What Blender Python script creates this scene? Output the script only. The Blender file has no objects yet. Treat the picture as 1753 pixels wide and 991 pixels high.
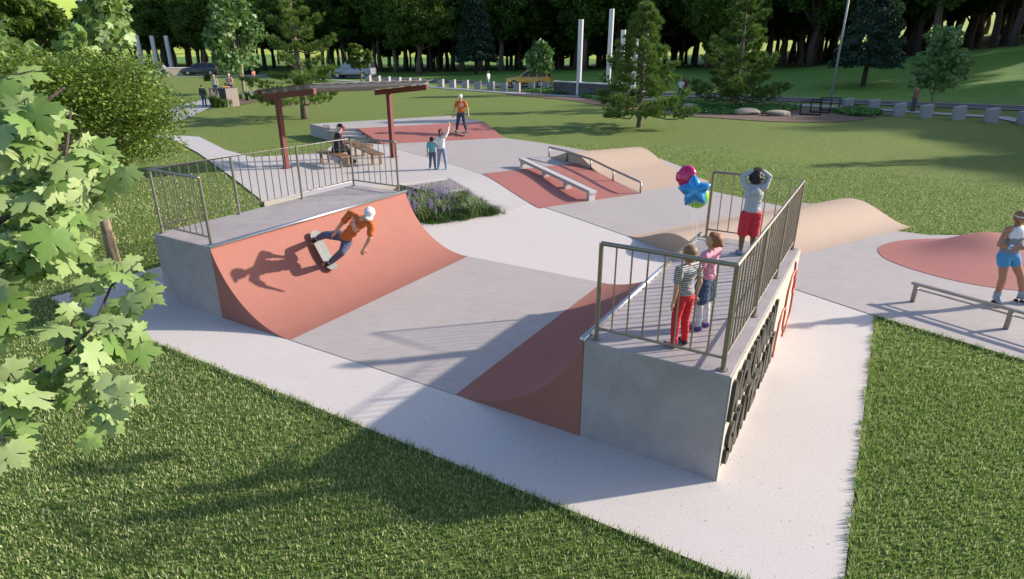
import bpy, bmesh, math, random
import numpy as np
from mathutils import Vector, Matrix
R_=math.radians
# ------------------------------------------------------------------ camera, sky, sun
sc=bpy.context.scene
COL=sc.collection
FPX,HZ,CH=1052.3,84.0,4.1            # focal length in photo pixels, horizon row, camera height
CX,CY=876.5,495.5
PITCH=math.atan((CY-HZ)/FPX)
cd=bpy.data.cameras.new('camera'); cam=bpy.data.objects.new('camera',cd); COL.objects.link(cam)
cam.location=(0,0,CH); cam.rotation_euler=(math.pi/2-PITCH,0,0)
cd.sensor_width=36; cd.lens=36*FPX/1753; cd.clip_start=0.05; cd.clip_end=3000
sc.camera=cam
SUN_EL=R_(22.5); SUN_AZ=R_(12.5)     # direction towards the sun, azimuth counted from +X to +Y
w=bpy.data.worlds.new('World'); sc.world=w; w.use_nodes=True
nt=w.node_tree; nt.nodes.clear()
sky=nt.nodes.new('ShaderNodeTexSky'); sky.sky_type='NISHITA'; sky.sun_disc=False
sky.sun_elevation=SUN_EL; sky.sun_rotation=math.pi/2-SUN_AZ; sky.air_density=1.0; sky.dust_density=1.5; sky.ozone_density=3.0
bg=nt.nodes.new('ShaderNodeBackground'); bg.inputs[1].default_value=0.15
wo=nt.nodes.new('ShaderNodeOutputWorld')
tint=nt.nodes.new('ShaderNodeMix'); tint.data_type='RGBA'; tint.blend_type='MULTIPLY'; tint.inputs[0].default_value=1; tint.inputs[7].default_value=(1.03,.965,.97,1)
nt.links.new(sky.outputs[0],tint.inputs[6]); nt.links.new(tint.outputs[2],bg.inputs[0]); nt.links.new(bg.outputs[0],wo.inputs[0])
sd=bpy.data.lights.new('sun','SUN'); sd.energy=4.6; sd.angle=R_(1.0); sd.color=(1.0,0.90,0.78)
so=bpy.data.objects.new('sun',sd); COL.objects.link(so); so.location=(30,10,20)
SUNV=Vector((math.cos(SUN_EL)*math.cos(SUN_AZ),math.cos(SUN_EL)*math.sin(SUN_AZ),math.sin(SUN_EL)))
so.rotation_euler=SUNV.to_track_quat('Z','Y').to_euler()
sc.view_settings.view_transform='Standard'; sc.view_settings.look='None'; sc.view_settings.gamma=1
sc.view_settings.exposure=0.76; sc.view_settings.use_curve_mapping=False
sc.render.engine='CYCLES'
sc.cycles.use_denoising=True; sc.cycles.max_bounces=6; sc.cycles.transparent_max_bounces=6
sc.cycles.diffuse_bounces=3; sc.cycles.glossy_bounces=3; sc.cycles.transmission_bounces=3
sc.cycles.use_adaptive_sampling=True

# ------------------------------------------------------------------ geometry of the place
cp,sp=math.cos(PITCH),math.sin(PITCH)
def ray(u,v):
    x=(u-CX)/FPX; y=-(v-CY)/FPX
    return np.array([x,cp+y*sp,-sp+y*cp])
def G(u,v,z=0.0):
    d=ray(u,v); t=(z-CH)/d[2]; return (d[0]*t,d[1]*t)
def onplane(u,v,P0,N):
    d=ray(u,v); o=np.array([0,0,CH]); N=np.array(N,float)
    t=((np.array(P0)-o)@N)/(d@N); return Vector(o+d*t)
TH=.5395
O=np.array([-6.04,9.986]); A=np.array([math.sin(TH),math.cos(TH)]); B=np.array([math.cos(TH),-math.sin(TH)])
def ab(a,b): q=O+a*A+b*B; return (float(q[0]),float(q[1]))
E1=np.array([.857,.515]); N1=np.array([-.515,.857]); D1=np.array([.77,16.62])
UPZ=.4
def sm(t): t=np.clip(t,0,1); return t*t*(3-2*t)
def bank(s): # slope between the two plaza levels, rounded at both ends
    t=np.clip(s/3.38,0,1); return UPZ*(.35*t+.65*sm(t))
def T(x,y):
    x=np.asarray(x,float); y=np.asarray(y,float)
    s=(x-D1[0])*N1[0]+(y-D1[1])*N1[1]
    z=bank(s)
    a=(x-O[0])*A[0]+(y-O[1])*A[1]; b=(x-O[0])*B[0]+(y-O[1])*B[1]
    hh=np.interp(b,[-60,-43,-2,26,60,110],[0,.4,1.3,4.6,9.5,14])
    z=z+hh*sm((a-53.5)/34)
    z=z+np.interp(a,[150,330,600,900],[0,9,20,30])*np.interp(b,[-160,-40],[1,.9])
    return z
def Tz(p): return float(T(p[0],p[1]))
def GT(u,v):      # point of the terrain seen at a photo pixel
    d=ray(u,v); t0=2.0; p=None
    t=np.concatenate([np.arange(2,60,.05),np.arange(60,900,.25)])
    X=d[0]*t;Y=d[1]*t;Z=CH+d[2]*t; f=Z-T(X,Y); i=int(np.argmax(f<0)) if (f<0).any() else len(t)-1
    return (float(X[i]),float(Y[i]),float(T(X[i],Y[i])))

# ------------------------------------------------------------------ object helpers
def tag(o,label=None,cat=None,group=None,kind=None):
    if label: o['label']=label
    if cat: o['category']=cat
    if group: o['group']=group
    if kind: o['kind']=kind
    return o
def empty(name,loc=(0,0,0),rz=0):
    o=bpy.data.objects.new(name,None); COL.objects.link(o); o.location=loc; o.rotation_euler=(0,0,rz); o.empty_display_size=.2
    return o
class MB:
    def __init__(s): s.v=[]; s.f=[]; s.m=[]
    def add(s,vs,fs,mi=0):
        n=len(s.v); s.v+= [tuple(map(float,q)) for q in vs]; s.f+=[tuple(n+i for i in f) for f in fs]; s.m+=[mi]*len(fs); return s
    def box(s,c,size,rz=0,mi=0,mat=None):
        hx,hy,hz=[q/2 for q in size]
        P=[Vector((x,y,z)) for z in(-hz,hz) for y in(-hy,hy) for x in(-hx,hx)]
        M=Matrix.Translation(c)@(Matrix.Rotation(rz,4,'Z') if mat is None else mat)
        return s.add([M@p for p in P],[(0,2,3,1),(4,5,7,6),(0,1,5,4),(2,6,7,3),(0,4,6,2),(1,3,7,5)],mi)
    def prism(s,poly,z0,z1,mi=0):   # poly 2D ccw; z0,z1 numbers or lists
        n=len(poly); a=z0 if hasattr(z0,'__len__') else [z0]*n; b=z1 if hasattr(z1,'__len__') else [z1]*n
        vs=[(p[0],p[1],a[i]) for i,p in enumerate(poly)]+[(p[0],p[1],b[i]) for i,p in enumerate(poly)]
        return s.add(vs,[tuple(range(n-1,-1,-1)),tuple(range(n,2*n))]+[(i,(i+1)%n,n+(i+1)%n,n+i) for i in range(n)],mi)
    def tube(s,pts,r,seg=8,mi=0,cap=True):
        pts=[Vector(p) for p in pts]; n=len(pts); rs=r if hasattr(r,'__len__') else [r]*n
        prev=None; vs=[]
        for i,p in enumerate(pts):
            d=((pts[min(i+1,n-1)]-pts[i]).normalized()+(pts[i]-pts[max(i-1,0)]).normalized())
            d=d.normalized() if d.length>1e-6 else Vector((0,0,1))
            if prev is None:
                u=d.cross(Vector((0,0,1)) if abs(d.z)<.9 else Vector((1,0,0))).normalized()
            else:
                u=(prev-d*prev.dot(d)).normalized()
            prev=u; w_=d.cross(u)
            for k in range(seg):
                t=2*math.pi*k/seg; vs.append(p+(u*math.cos(t)+w_*math.sin(t))*rs[i])
        fs=[(i*seg+k,i*seg+(k+1)%seg,(i+1)*seg+(k+1)%seg,(i+1)*seg+k) for i in range(n-1) for k in range(seg)]
        if cap: fs+=[tuple(range(seg-1,-1,-1)),tuple((n-1)*seg+k for k in range(seg))]
        return s.add(vs,fs,mi)
    def sphere(s,c,r,seg=12,ring=8,mi=0,M=None):
        rr=r if hasattr(r,'__len__') else (r,r,r); vs=[];
        for i in range(ring+1):
            th=math.pi*i/ring
            for k in range(seg):
                ph=2*math.pi*k/seg; q=Vector((rr[0]*math.sin(th)*math.cos(ph),rr[1]*math.sin(th)*math.sin(ph),rr[2]*math.cos(th)))
                if M is not None: q=M@q
                vs.append(Vector(c)+q)
        fs=[(i*seg+k,(i+1)*seg+k,(i+1)*seg+(k+1)%seg,i*seg+(k+1)%seg) for i in range(ring) for k in range(seg)]
        return s.add(vs,fs,mi)
    def capsule(s,p0,r0,p1,r1,seg=12,flat=None):
        p0=Vector(p0);p1=Vector(p1);d=p1-p0;L=d.length
        if L<1e-5: return s.sphere(p0,r0)
        d/=L; u=d.cross(Vector((0,0,1)) if abs(d.z)<.95 else Vector((1,0,0))).normalized()
        pts=[];rs=[]
        for k in range(5): t=math.pi/2*k/4; pts.append(p0-d*r0*math.cos(t)); rs.append(max(r0*math.sin(t),1e-4))
        for k in range(5): t=math.pi/2*(k)/4; pts.append(p1+d*r1*math.sin(t)); rs.append(max(r1*math.cos(t),1e-4))
        return s.tube(pts,rs,seg)
    def build(s,name,mats=None,parent=None,smooth=False,bevel=0,fix=True):
        me=bpy.data.meshes.new(name); me.from_pydata(s.v,[],s.f)
        mats=mats if isinstance(mats,(list,tuple)) else [mats]
        for m in mats:
            if m: me.materials.append(m)
        if len(mats)>1: me.polygons.foreach_set('material_index',s.m)
        if fix or bevel:
            bm=bmesh.new(); bm.from_mesh(me); bmesh.ops.remove_doubles(bm,verts=bm.verts,dist=1e-5)
            bmesh.ops.recalc_face_normals(bm,faces=bm.faces)
            if bevel:
                es=[e for e in bm.edges if len(e.link_faces)==2 and e.calc_face_angle(0)>.6]
                bmesh.ops.bevel(bm,geom=es,offset=bevel,segments=2,profile=.5,affect='EDGES',clamp_overlap=True)
            bm.to_mesh(me); bm.free()
        if smooth: me.shade_smooth() if smooth is True else me.shade_auto_smooth(angle=smooth) if hasattr(me,'shade_auto_smooth') else me.shade_smooth()
        o=bpy.data.objects.new(name,me); COL.objects.link(o)
        if parent: o.parent=parent
        if smooth=='auto': pass
        return o
def autosmooth(o,ang=35):
    me=o.data; me.shade_smooth(); c=math.cos(R_(ang))
    bm=bmesh.new(); bm.from_mesh(me)
    for e in bm.edges:
        if len(e.link_faces)==2 and e.link_faces[0].normal.dot(e.link_faces[1].normal)<c: e.smooth=False
    bm.to_mesh(me); bm.free(); return o
def loc_parent(o,t):     # part given in world space under an Empty that stands at t.location (no rotation)
    o.data.transform(t.matrix_basis.inverted()); return o
def under(mb,name,mat,t,**k):    # mb in world space -> child of t
    o=mb.build(name,mat,t,**k); o.data.transform(t.matrix_basis.inverted()); return o
def copy_tree(o,parent=None):
    c=o.copy(); COL.objects.link(c)
    if parent: c.parent=parent
    for ch in list(o.children): copy_tree(ch,c)
    return c

# ------------------------------------------------------------------ materials
class NT:
    def __init__(s,name):
        s.m=bpy.data.materials.new(name); s.m.use_nodes=True; s.t=s.m.node_tree; s.b=s.t.nodes['Principled BSDF']; s.b.inputs['Roughness'].default_value=.6
    def n(s,typ,**k):
        q=s.t.nodes.new(typ)
        for a,b in k.items(): setattr(q,a,b)
        return q
    def l(s,a,b): s.t.links.new(a,b)
    def coord(s,scale=(1,1,1),out='Object'):
        tc=s.n('ShaderNodeTexCoord'); mp=s.n('ShaderNodeMapping'); mp.inputs['Scale'].default_value=scale; s.l(tc.outputs[out],mp.inputs[0]); return mp.outputs[0]
    def noise(s,vec,scale,detail=4,rough=.55,dist=0):
        q=s.n('ShaderNodeTexNoise'); q.inputs['Scale'].default_value=scale; q.inputs['Detail'].default_value=detail; q.inputs['Roughness'].default_value=rough; q.inputs['Distortion'].default_value=dist
        if vec: s.l(vec,q.inputs['Vector'])
        return q.outputs[0]
    def ramp(s,fac,stops):
        q=s.n('ShaderNodeValToRGB'); e=q.color_ramp.elements
        while len(e)<len(stops): e.new(.5)
        for i,(p,c) in enumerate(stops): e[i].position=p; e[i].color=(c+(1,))[:4] if len(c)==3 else c
        s.l(fac,q.inputs[0]); return q.outputs[0]
    def mix(s,fac,a,b,mode='MIX'):
        q=s.n('ShaderNodeMix',data_type='RGBA',blend_type=mode)
        for v,i in ((fac,0),(a,6),(b,7)):
            if hasattr(v,'links'): s.l(v,q.inputs[i])
            elif i==0: q.inputs[0].default_value=v
            else: q.inputs[i].default_value=tuple(v)+(1,)
        return q.outputs[2]
    def math(s,op,a,b=0.0,c=None):
        q=s.n('ShaderNodeMath',operation=op)
        for i,v in enumerate((a,b,c)):
            if v is None: continue
            if hasattr(v,'links'): s.l(v,q.inputs[i])
            else: q.inputs[i].default_value=v
        return q.outputs[0]
    def bump(s,h,strength=.3,dist=.01):
        q=s.n('ShaderNodeBump'); q.inputs['Strength'].default_value=strength; q.inputs['Distance'].default_value=dist; s.l(h,q.inputs['Height']); s.l(q.outputs[0],s.b.inputs['Normal'])
    def base(s,c):
        if hasattr(c,'links'): s.l(c,s.b.inputs['Base Color'])
        else: s.b.inputs['Base Color'].default_value=tuple(c)+(1,)
def sc3(c,k): return tuple(min(1,q*k) for q in c)
def concrete(name,c,mott=.16,spk=.12,rough=.75,streak=False,bumps=.25,spec=.3):
    q=NT(name); v=q.coord(out='Generated'); v=q.n('ShaderNodeNewGeometry').outputs['Position']
    big=q.noise(v,.9,5,.6,.4)
    v2=v
    if streak:
        mp=q.n('ShaderNodeMapping'); mp.inputs['Scale'].default_value=(1,3.2,1); mp.inputs['Rotation'].default_value=(0,0,.15); q.l(v,mp.inputs[0]); v2=mp.outputs[0]
    mid=q.noise(v2,3.2,6,.65,.3)
    fine=q.noise(v,60,3,.7)
    col=q.ramp(big,[(.25,sc3(c,1-mott)),(.75,sc3(c,1+mott*.6))])
    col=q.mix(.55,col,q.ramp(mid,[(.3,sc3(c,1-mott*1.3)),(.7,sc3(c,1+mott*.8))]))
    col=q.mix(.5,col,q.ramp(fine,[(.3,sc3(c,1-spk*2)),(.5,c),(.7,sc3(c,1+spk))]))
    pit=q.noise(v,28,2,.5); col=q.mix(q.ramp(pit,[(.66,(0,0,0)),(.74,(1,1,1))]),col,sc3(c,1-spk*3.2))
    q.base(col); q.b.inputs['Roughness'].default_value=rough; q.b.inputs['Specular IOR Level'].default_value=spec; q.bump(q.mix(.5,mid,fine),bumps,.006); return q.m
def simple(name,c,rough=.6,metal=0,var=.12,scale=12,bumps=.08,coat=0,out='Object'):
    q=NT(name); v=q.coord(out=out); nz=q.noise(v,scale,5,.6)
    q.base(q.ramp(nz,[(.25,sc3(c,1-var)),(.75,sc3(c,1+var))])); q.b.inputs['Roughness'].default_value=rough; q.b.inputs['Metallic'].default_value=metal
    if coat: q.b.inputs['Coat Weight'].default_value=coat
    if bumps: q.bump(q.noise(v,scale*6,3),bumps,.004)
    return q.m
def leafmat(name,cs,trans=.35,gloss=.45,rough=.5,blotch=.5):
    q=NT(name); g=q.n('ShaderNodeNewGeometry'); r=g.outputs['Random Per Island']
    k=len(cs); col=q.ramp(r,[(i/(k-1) if k>1 else 0,c) for i,c in enumerate(cs)])
    pos=g.outputs['Position']; col=q.mix(q.math('MULTIPLY',q.noise(pos,.8,2),blotch),col,q.mix(.5,col,(.02,.05,.01)))
    q.base(col); q.b.inputs['Roughness'].default_value=rough; q.b.inputs['Specular IOR Level'].default_value=gloss
    tr=q.n('ShaderNodeBsdfTranslucent'); q.l(q.mix(.5,col,(.16,.28,.03)),tr.inputs[0])
    ms=q.n('ShaderNodeMixShader'); ms.inputs[0].default_value=trans
    q.l(q.b.outputs[0],ms.inputs[1]); q.l(tr.outputs[0],ms.inputs[2]); q.l(ms.outputs[0],q.t.nodes['Material Output'].inputs[0])
    return q.m
def bark(name,c):
    q=NT(name); v=q.coord((1,1,.25)); nz=q.noise(v,14,6,.7,.6)
    q.base(q.ramp(nz,[(.3,sc3(c,.5)),(.55,c),(.75,sc3(c,1.5))])); q.b.inputs['Roughness'].default_value=.9; q.bump(nz,.8,.03); return q.m
M={}
M['slab']=concrete('pale_fine_concrete',(.55,.505,.47),.06,.17)
M['brushed']=concrete('brushed_grey_concrete',(.40,.36,.335),.24,.06,.7,True)
M['ramp_concrete']=concrete('smooth_cast_concrete',(.35,.315,.305),.42,.05,.6,False,.15)
M['upper']=concrete('upper_plaza_concrete',(.48,.445,.425),.10,.06)
M['red']=concrete('red_coloured_concrete',(.36,.135,.108),.14,.05,.6,False,.15)
M['redramp']=concrete('salmon_red_ramp_surface',(.31,.128,.098),.16,.04,.85,False,.08)
M['tan']=concrete('tan_coloured_concrete',(.47,.345,.25),.08,.05,.65,False,.12)
M['beige']=concrete('beige_kerb_concrete',(.50,.45,.37),.10,.06)
M['steel']=simple('brushed_steel',(.31,.29,.265),.36,.85,.15,30,.03)
M['steeldk']=simple('bronze_steel',(.30,.26,.21),.42,.8,.18,30,.03)
M['coping']=simple('polished_coping',(.62,.60,.57),.25,.9,.1,30,.02)
M['black']=simple('black_lettering',(.03,.028,.017),.45)
M['redpaint']=simple('red_lettering_paint',(.55,.10,.07),.45)
M['rust']=simple('oxide_red_steel',(.15,.032,.024),.5,.0,.2,8)
M['roofgrey']=simple('grey_roof_metal',(.30,.285,.27),.45,.1,.15,6)
M['wood']=NT('slatted_timber').m
def mkwood():
    q=NT('golden_timber'); v=q.coord((1,12,12)); nz=q.noise(v,3,5,.6,.5)
    q.base(q.ramp(nz,[(.3,(.15,.075,.03)),(.7,(.32,.18,.07))])); q.b.inputs['Roughness'].default_value=.55; return q.m
M['wood']=mkwood()
def mkgrass():
    q=NT('lawn_grass'); pos=q.n('ShaderNodeNewGeometry').outputs['Position']
    big=q.noise(pos,.12,4,.6,.3); mid=q.noise(pos,2.2,4,.7); fine=q.noise(pos,16,4,.75); vf=q.noise(pos,60,2,.7)
    c=q.ramp(big,[(.3,(.165,.235,.058)),(.7,(.195,.250,.068))])
    c=q.mix(.45,c,q.ramp(mid,[(.35,(.11,.17,.03)),(.65,(.20,.24,.07))]))
    c=q.mix(.55,c,q.ramp(fine,[(.36,(.05,.10,.012)),(.5,(.14,.19,.04)),(.64,(.27,.30,.11))]))
    q.base(c); q.b.inputs['Roughness'].default_value=.9; q.b.inputs['Specular IOR Level'].default_value=.15
    q.bump(q.mix(.5,fine,vf),1.0,.06); return q.m
M['grass']=mkgrass()
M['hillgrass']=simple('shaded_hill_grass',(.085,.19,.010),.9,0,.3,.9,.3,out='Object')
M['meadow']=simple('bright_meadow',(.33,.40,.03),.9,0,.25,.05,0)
M['blade']=leafmat('grass_blade',[(.065,.135,.030),(.135,.235,.06),(.22,.32,.09),(.42,.47,.20),(.68,.66,.38)],.38,.25,.6,.12)
M['asphalt']=concrete('asphalt',(.07,.07,.075),.15,.2,.8)
M['white']=simple('white_paint',(.75,.75,.73),.5)
M['walk']=concrete('footway_concrete',(.34,.335,.33),.1,.08)
M['soil']=simple('brown_mulch',(.12,.075,.05),.95,0,.4,9,.5)
M['rock']=concrete('tan_sandstone_rock',(.42,.34,.27),.3,.15,.9,False,.8)
M['bark']=bark('grey_brown_bark',(.16,.12,.085))
M['barkpale']=bark('pale_bark',(.27,.21,.14))
M['barkdark']=bark('dark_bark',(.07,.055,.045))

def stone(name,c1,c2,sx=3.2,sz=9):
    q=NT(name); tc=q.n('ShaderNodeTexCoord'); br=q.n('ShaderNodeTexBrick'); mp=q.n('ShaderNodeMapping')
    mp.inputs['Rotation'].default_value=(math.pi/2,0,0)
    q.l(tc.outputs['Object'],mp.inputs[0]); q.l(mp.outputs[0],br.inputs['Vector'])
    br.inputs['Color1'].default_value=c1+(1,); br.inputs['Color2'].default_value=c2+(1,); br.inputs['Mortar'].default_value=(.02,.02,.02,1)
    br.inputs['Scale'].default_value=1; br.inputs['Brick Width'].default_value=.45; br.inputs['Row Height'].default_value=.13; br.inputs['Mortar Size'].default_value=.012; br.inputs['Bias'].default_value=0
    nz=q.noise(q.coord(),7,4,.7); q.base(q.mix(.6,br.outputs[0],q.mix(nz,c1,c2),'MULTIPLY') if False else q.mix(.35,br.outputs[0],q.ramp(nz,[(.3,c1),(.7,c2)])))
    q.b.inputs['Roughness'].default_value=.85; q.bump(br.outputs[1],-.6,.02); return q.m
M['darkstone']=stone('dark_stacked_stone',(.05,.05,.055),(.16,.155,.15))
M['palestone']=stone('pale_stacked_stone',(.30,.26,.21),(.48,.42,.34))

# ------------------------------------------------------------------ the setting: ground
def pip(px,py,poly):
    px=np.asarray(px);py=np.asarray(py); ins=np.zeros(px.shape,bool); n=len(poly)
    for i in range(n):
        x1,y1=poly[i];x2,y2=poly[(i+1)%n]
        if y1==y2: continue
        c=((y1>py)!=(y2>py))&(px<(x2-x1)*(py-y1)/(y2-y1)+x1); ins^=c
    return ins
LIP0,TOE0,TOE1,LIP1,WOUT=1.517,3.14,6.204,7.934,9.46; QL,QH=4.70,1.205
def g(*pts,z=0.0): return [G(u,v,z) for u,v in pts]
W0=(-6.44,15.69); K=(-2.0,18.86)
PLANTER=[(-3.3,17.93),K,(-.29,16.04),(-1.93,14.98),(-2.38,15.14),(-3.0,15.9)]
PIT=[(-6.6,15.55),(-3.3,17.93),K,(-.2,16.0),(-1.93,14.9),(-2.3,14.6),(-4.2,13.6)]
far_edge=g((1096,414),(1008,381),(962,365))       # line of light slab against the brushed field, straight in plan
LN=[(5.99,9.28),(5.18,10.5),(2.83,13.75),(1.34,16.1),(.60,17.2),(-.29,18.5),(-.96,19.53),(-2.13,21.4),(-4.51,24.62)]
LOWER=[(-8.21,10.05),(.47,4.77),(3.4,2.0),(3.0,-3.0)] 
# near edge runs straight from (80,511) through (1267,991)
ne=[G(80,511),G(1267,991)]
dx=(ne[1][0]-ne[0][0],ne[1][1]-ne[0][1]); EXT=(ne[0][0]+dx[0]*1.6,ne[0][1]+dx[1]*1.6)
re_=[G(1498,541),G(1445,991)]; dr=(re_[1][0]-re_[0][0],re_[1][1]-re_[0][1])
_k=np.linalg.solve(np.array([[dx[0],-dr[0]],[dx[1],-dr[1]]]),np.array([re_[0][0]-ne[0][0],re_[0][1]-ne[0][1]]))[0]
EXT=(ne[0][0]+dx[0]*_k,ne[0][1]+dx[1]*_k); EXTR=(re_[0][0]+dr[0]*1.35,re_[0][1]+dr[1]*1.35)
SLAB_LOW=[ne[0],EXT,re_[0],LN[1],LN[2],LN[3],LN[4],(-.29,16.04),(-1.93,14.98),(-2.38,15.14),(-3.0,15.9),(-3.3,17.93),W0,(-6.6,12.6)]
SLAB_UP=[(-.29,16.04),LN[4],LN[5],LN[6],LN[7],LN[8],(-5.4,26.09),G(600,243,.4),G(572,248,.4),G(548,262,.4),G(432,269,.4),G(385,256,.4),G(367,247,.4),G(341,234,.4),G(289,231,.4),G(255,232,.4),G(250,240,.4),G(291,236,.4),G(340,262,.4),G(400,305,.4),W0,(-3.3,17.93),K]
BR=[LN[0],LN[1],LN[2],LN[3],LN[4],LN[5],LN[6],LN[7],LN[8],(-5.4,26.09),(-.38,28.09),G(930,245,.4),G(1000,257,.4),(3.2,24.0),(4.8,23.6),(6.3,21.4),(5.75,20.3),(5.44,19.84),(7.39,17.1),(9.4,14.6),(9.31,14.34),(9.9,14.0),(11.5,14.0),(14.5,13.7),(18,12.5),(22,8),(14,3.2),(7.24,7.73)]
RED=[(.77,16.62),(3.9,18.5),(2.26,21.5),(-.96,19.53)]
FLAT=[ab(0,TOE0),ab(0,TOE1),ab(QL,TOE1),ab(QL,TOE0)]
def sheet(name,poly,off,mat,kind='structure',zf=T,thick=0,label=None,cuts=True):
    bm=bmesh.new(); vs=[bm.verts.new((x,y,0)) for x,y in poly]; f=bm.faces.new(vs)
    bmesh.ops.triangulate(bm,faces=[f])
    if cuts:
        for s in np.arange(-.3,3.9,.24):
            p=D1+N1*s
            bmesh.ops.bisect_plane(bm,geom=bm.verts[:]+bm.edges[:]+bm.faces[:],plane_co=(p[0],p[1],0),plane_no=(N1[0],N1[1],0))
    for v in bm.verts: v.co.z=float(zf(v.co.x,v.co.y))+off
    bmesh.ops.recalc_face_normals(bm,faces=bm.faces)
    for fc in bm.faces:
        fc.smooth=True
        if fc.normal.z<0: fc.normal_flip()
    me=bpy.data.meshes.new(name); bm.to_mesh(me); bm.free(); me.materials.append(mat)
    o=bpy.data.objects.new(name,me); COL.objects.link(o); tag(o,kind=kind); return o
def axis(a):
    out=[]
    for lo,hi,st in a: out+=list(np.arange(lo,hi,st))
    out.append(a[-1][1]); return np.array(out)
gx=axis([(-900,-200,50),(-200,-60,5),(-60,-14,1.0),(-14,8,.25),(8,16,.5),(16,70,1.0),(70,200,5),(200,900,50)])
gy=axis([(-60,-10,5),(-10,12,1),(12,28,.25),(28,70,1),(70,240,5),(240,1400,40)])
XX,YY=np.meshgrid(gx,gy); ZZ=T(XX,YY)-.025
pit=pip(XX,YY,PIT); ZZ[pit]=-.10
PLAT=None
nx,ny=len(gx),len(gy)
vs=np.stack([XX.ravel(),YY.ravel(),ZZ.ravel()],1)
idx=np.arange(nx*ny).reshape(ny,nx); q=np.stack([idx[:-1,:-1],idx[:-1,1:],idx[1:,1:],idx[1:,:-1]],-1).reshape(-1,4)
def npmesh(name,verts,faces,mat,parent=None,smooth=False,link=True):
    me=bpy.data.meshes.new(name); nv,nf,k=len(verts),len(faces),faces.shape[1]
    me.vertices.add(nv); me.vertices.foreach_set('co',np.asarray(verts,np.float32).ravel())
    me.loops.add(nf*k); me.loops.foreach_set('vertex_index',np.asarray(faces,np.int32).ravel())
    me.polygons.add(nf); me.polygons.foreach_set('loop_start',np.arange(0,nf*k,k,dtype=np.int32)); 
    me.update(calc_edges=True); me.validate()
    if mat: me.materials.append(mat)
    if smooth: me.shade_smooth()
    if not link: return me
    o=bpy.data.objects.new(name,me); COL.objects.link(o)
    if parent: o.parent=parent
    return o
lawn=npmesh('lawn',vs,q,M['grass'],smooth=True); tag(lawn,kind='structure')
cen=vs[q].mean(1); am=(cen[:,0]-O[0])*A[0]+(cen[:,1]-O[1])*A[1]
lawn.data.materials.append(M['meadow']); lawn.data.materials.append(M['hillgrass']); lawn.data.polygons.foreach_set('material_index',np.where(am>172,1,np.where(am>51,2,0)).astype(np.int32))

sheet('concrete_path',SLAB_LOW,0,M['slab'],zf=lambda x,y:0.0 if x<-.35 else T(x,y))
sheet('upper_plaza_paving',SLAB_UP,.004,M['upper'])
sheet('brushed_concrete_paving',BR,.008,M['brushed'])
sheet('red_concrete_bank',RED,.014,M['red'])
sheet('ramp_flat_paving',FLAT,.006,M['brushed'],cuts=False)
# kerb walls of the upper level around the lower bed
kb=MB()
def wallseg(mb,p,q_,z0,z1a,z1b,th=.12):
    p=np.array(p);q_=np.array(q_);d=(q_-p)/np.hypot(*(q_-p));n=np.array([-d[1],d[0]])*th
    poly=[p,q_,q_+n,p+n]; mb.prism([tuple(t) for t in poly],z0,[z1a,z1b,z1b,z1a]); return mb
wallseg(kb,W0,K,-.12,.41,.41); k1=kb.build('retaining_wall',M['beige'],bevel=.006); tag(k1,'low beige concrete kerb wall between deck and upper plaza, behind the planting bed','wall')
kb=MB(); e0=np.array(K); e1=np.array([-.22,16.0])
n_=6
for i in range(n_):
    p=e0+(e1-e0)*i/n_; r=e0+(e1-e0)*(i+1)/n_; wallseg(kb,p,r,-.12,Tz(p)+.012,Tz(r)+.012,.10)
k2=kb.build('retaining_wall',M['ramp_concrete']); tag(k2,'grey sloping kerb wall on the right side of the triangular planting bed','wall')

# ------------------------------------------------------------------ quarter pipes
def P3(a,b,z): x,y=ab(a,b); return Vector((x,y,z))
RAD0=((TOE0-LIP0)**2+QH**2)/(2*QH); RAD1=((LIP1-TOE1)**2+QH**2)/(2*QH)
def arc(run,R,n=22):   # list of (distance from toe, height)
    th=math.asin(min(1,run/R)); return [(R*math.sin(th*i/n),R-R*math.cos(th*i/n)) for i in range(n+1)]
def quarter(name,label,outer,lip,toe,R):
    t=empty(name,P3(0,outer,0)); tag(t,label,'quarter pipe','quarter pipes facing each other')
    sgn=1 if toe>lip else -1
    m=MB(); lo,hi=sorted((outer,lip)); m.prism([ab(0,lo),ab(0,hi),ab(QL,hi),ab(QL,lo)],-.05,QH)
    under(m,'deck_block',M['ramp_concrete'],t,bevel=.012)
    m=MB(); pr=arc(abs(toe-lip),R); n=len(pr); vv=[];ff=[]
    for a in (0.0,QL):
        for d,z in pr: vv.append(P3(a,toe-sgn*d,z+.002))
        for d,z in pr: vv.append(P3(a,toe-sgn*d,-.05))
    for i in range(n-1):
        ff.append((i,i+1,2*n+i+1,2*n+i)); ff.append((i,n+i,n+i+1,i+1)); ff.append((2*n+i,2*n+i+1,3*n+i+1,3*n+i))
    m.add(vv,ff); o=under(m,'curved_ramp',M['redramp'],t); autosmooth(o,30)
    m=MB(); m.tube([P3(-.015,lip+sgn*.012,QH+.012),P3(QL+.015,lip+sgn*.012,QH+.012)],.034,12); o=under(m,'coping',M['coping'],t,smooth=True)
    return t,sgn
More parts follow.
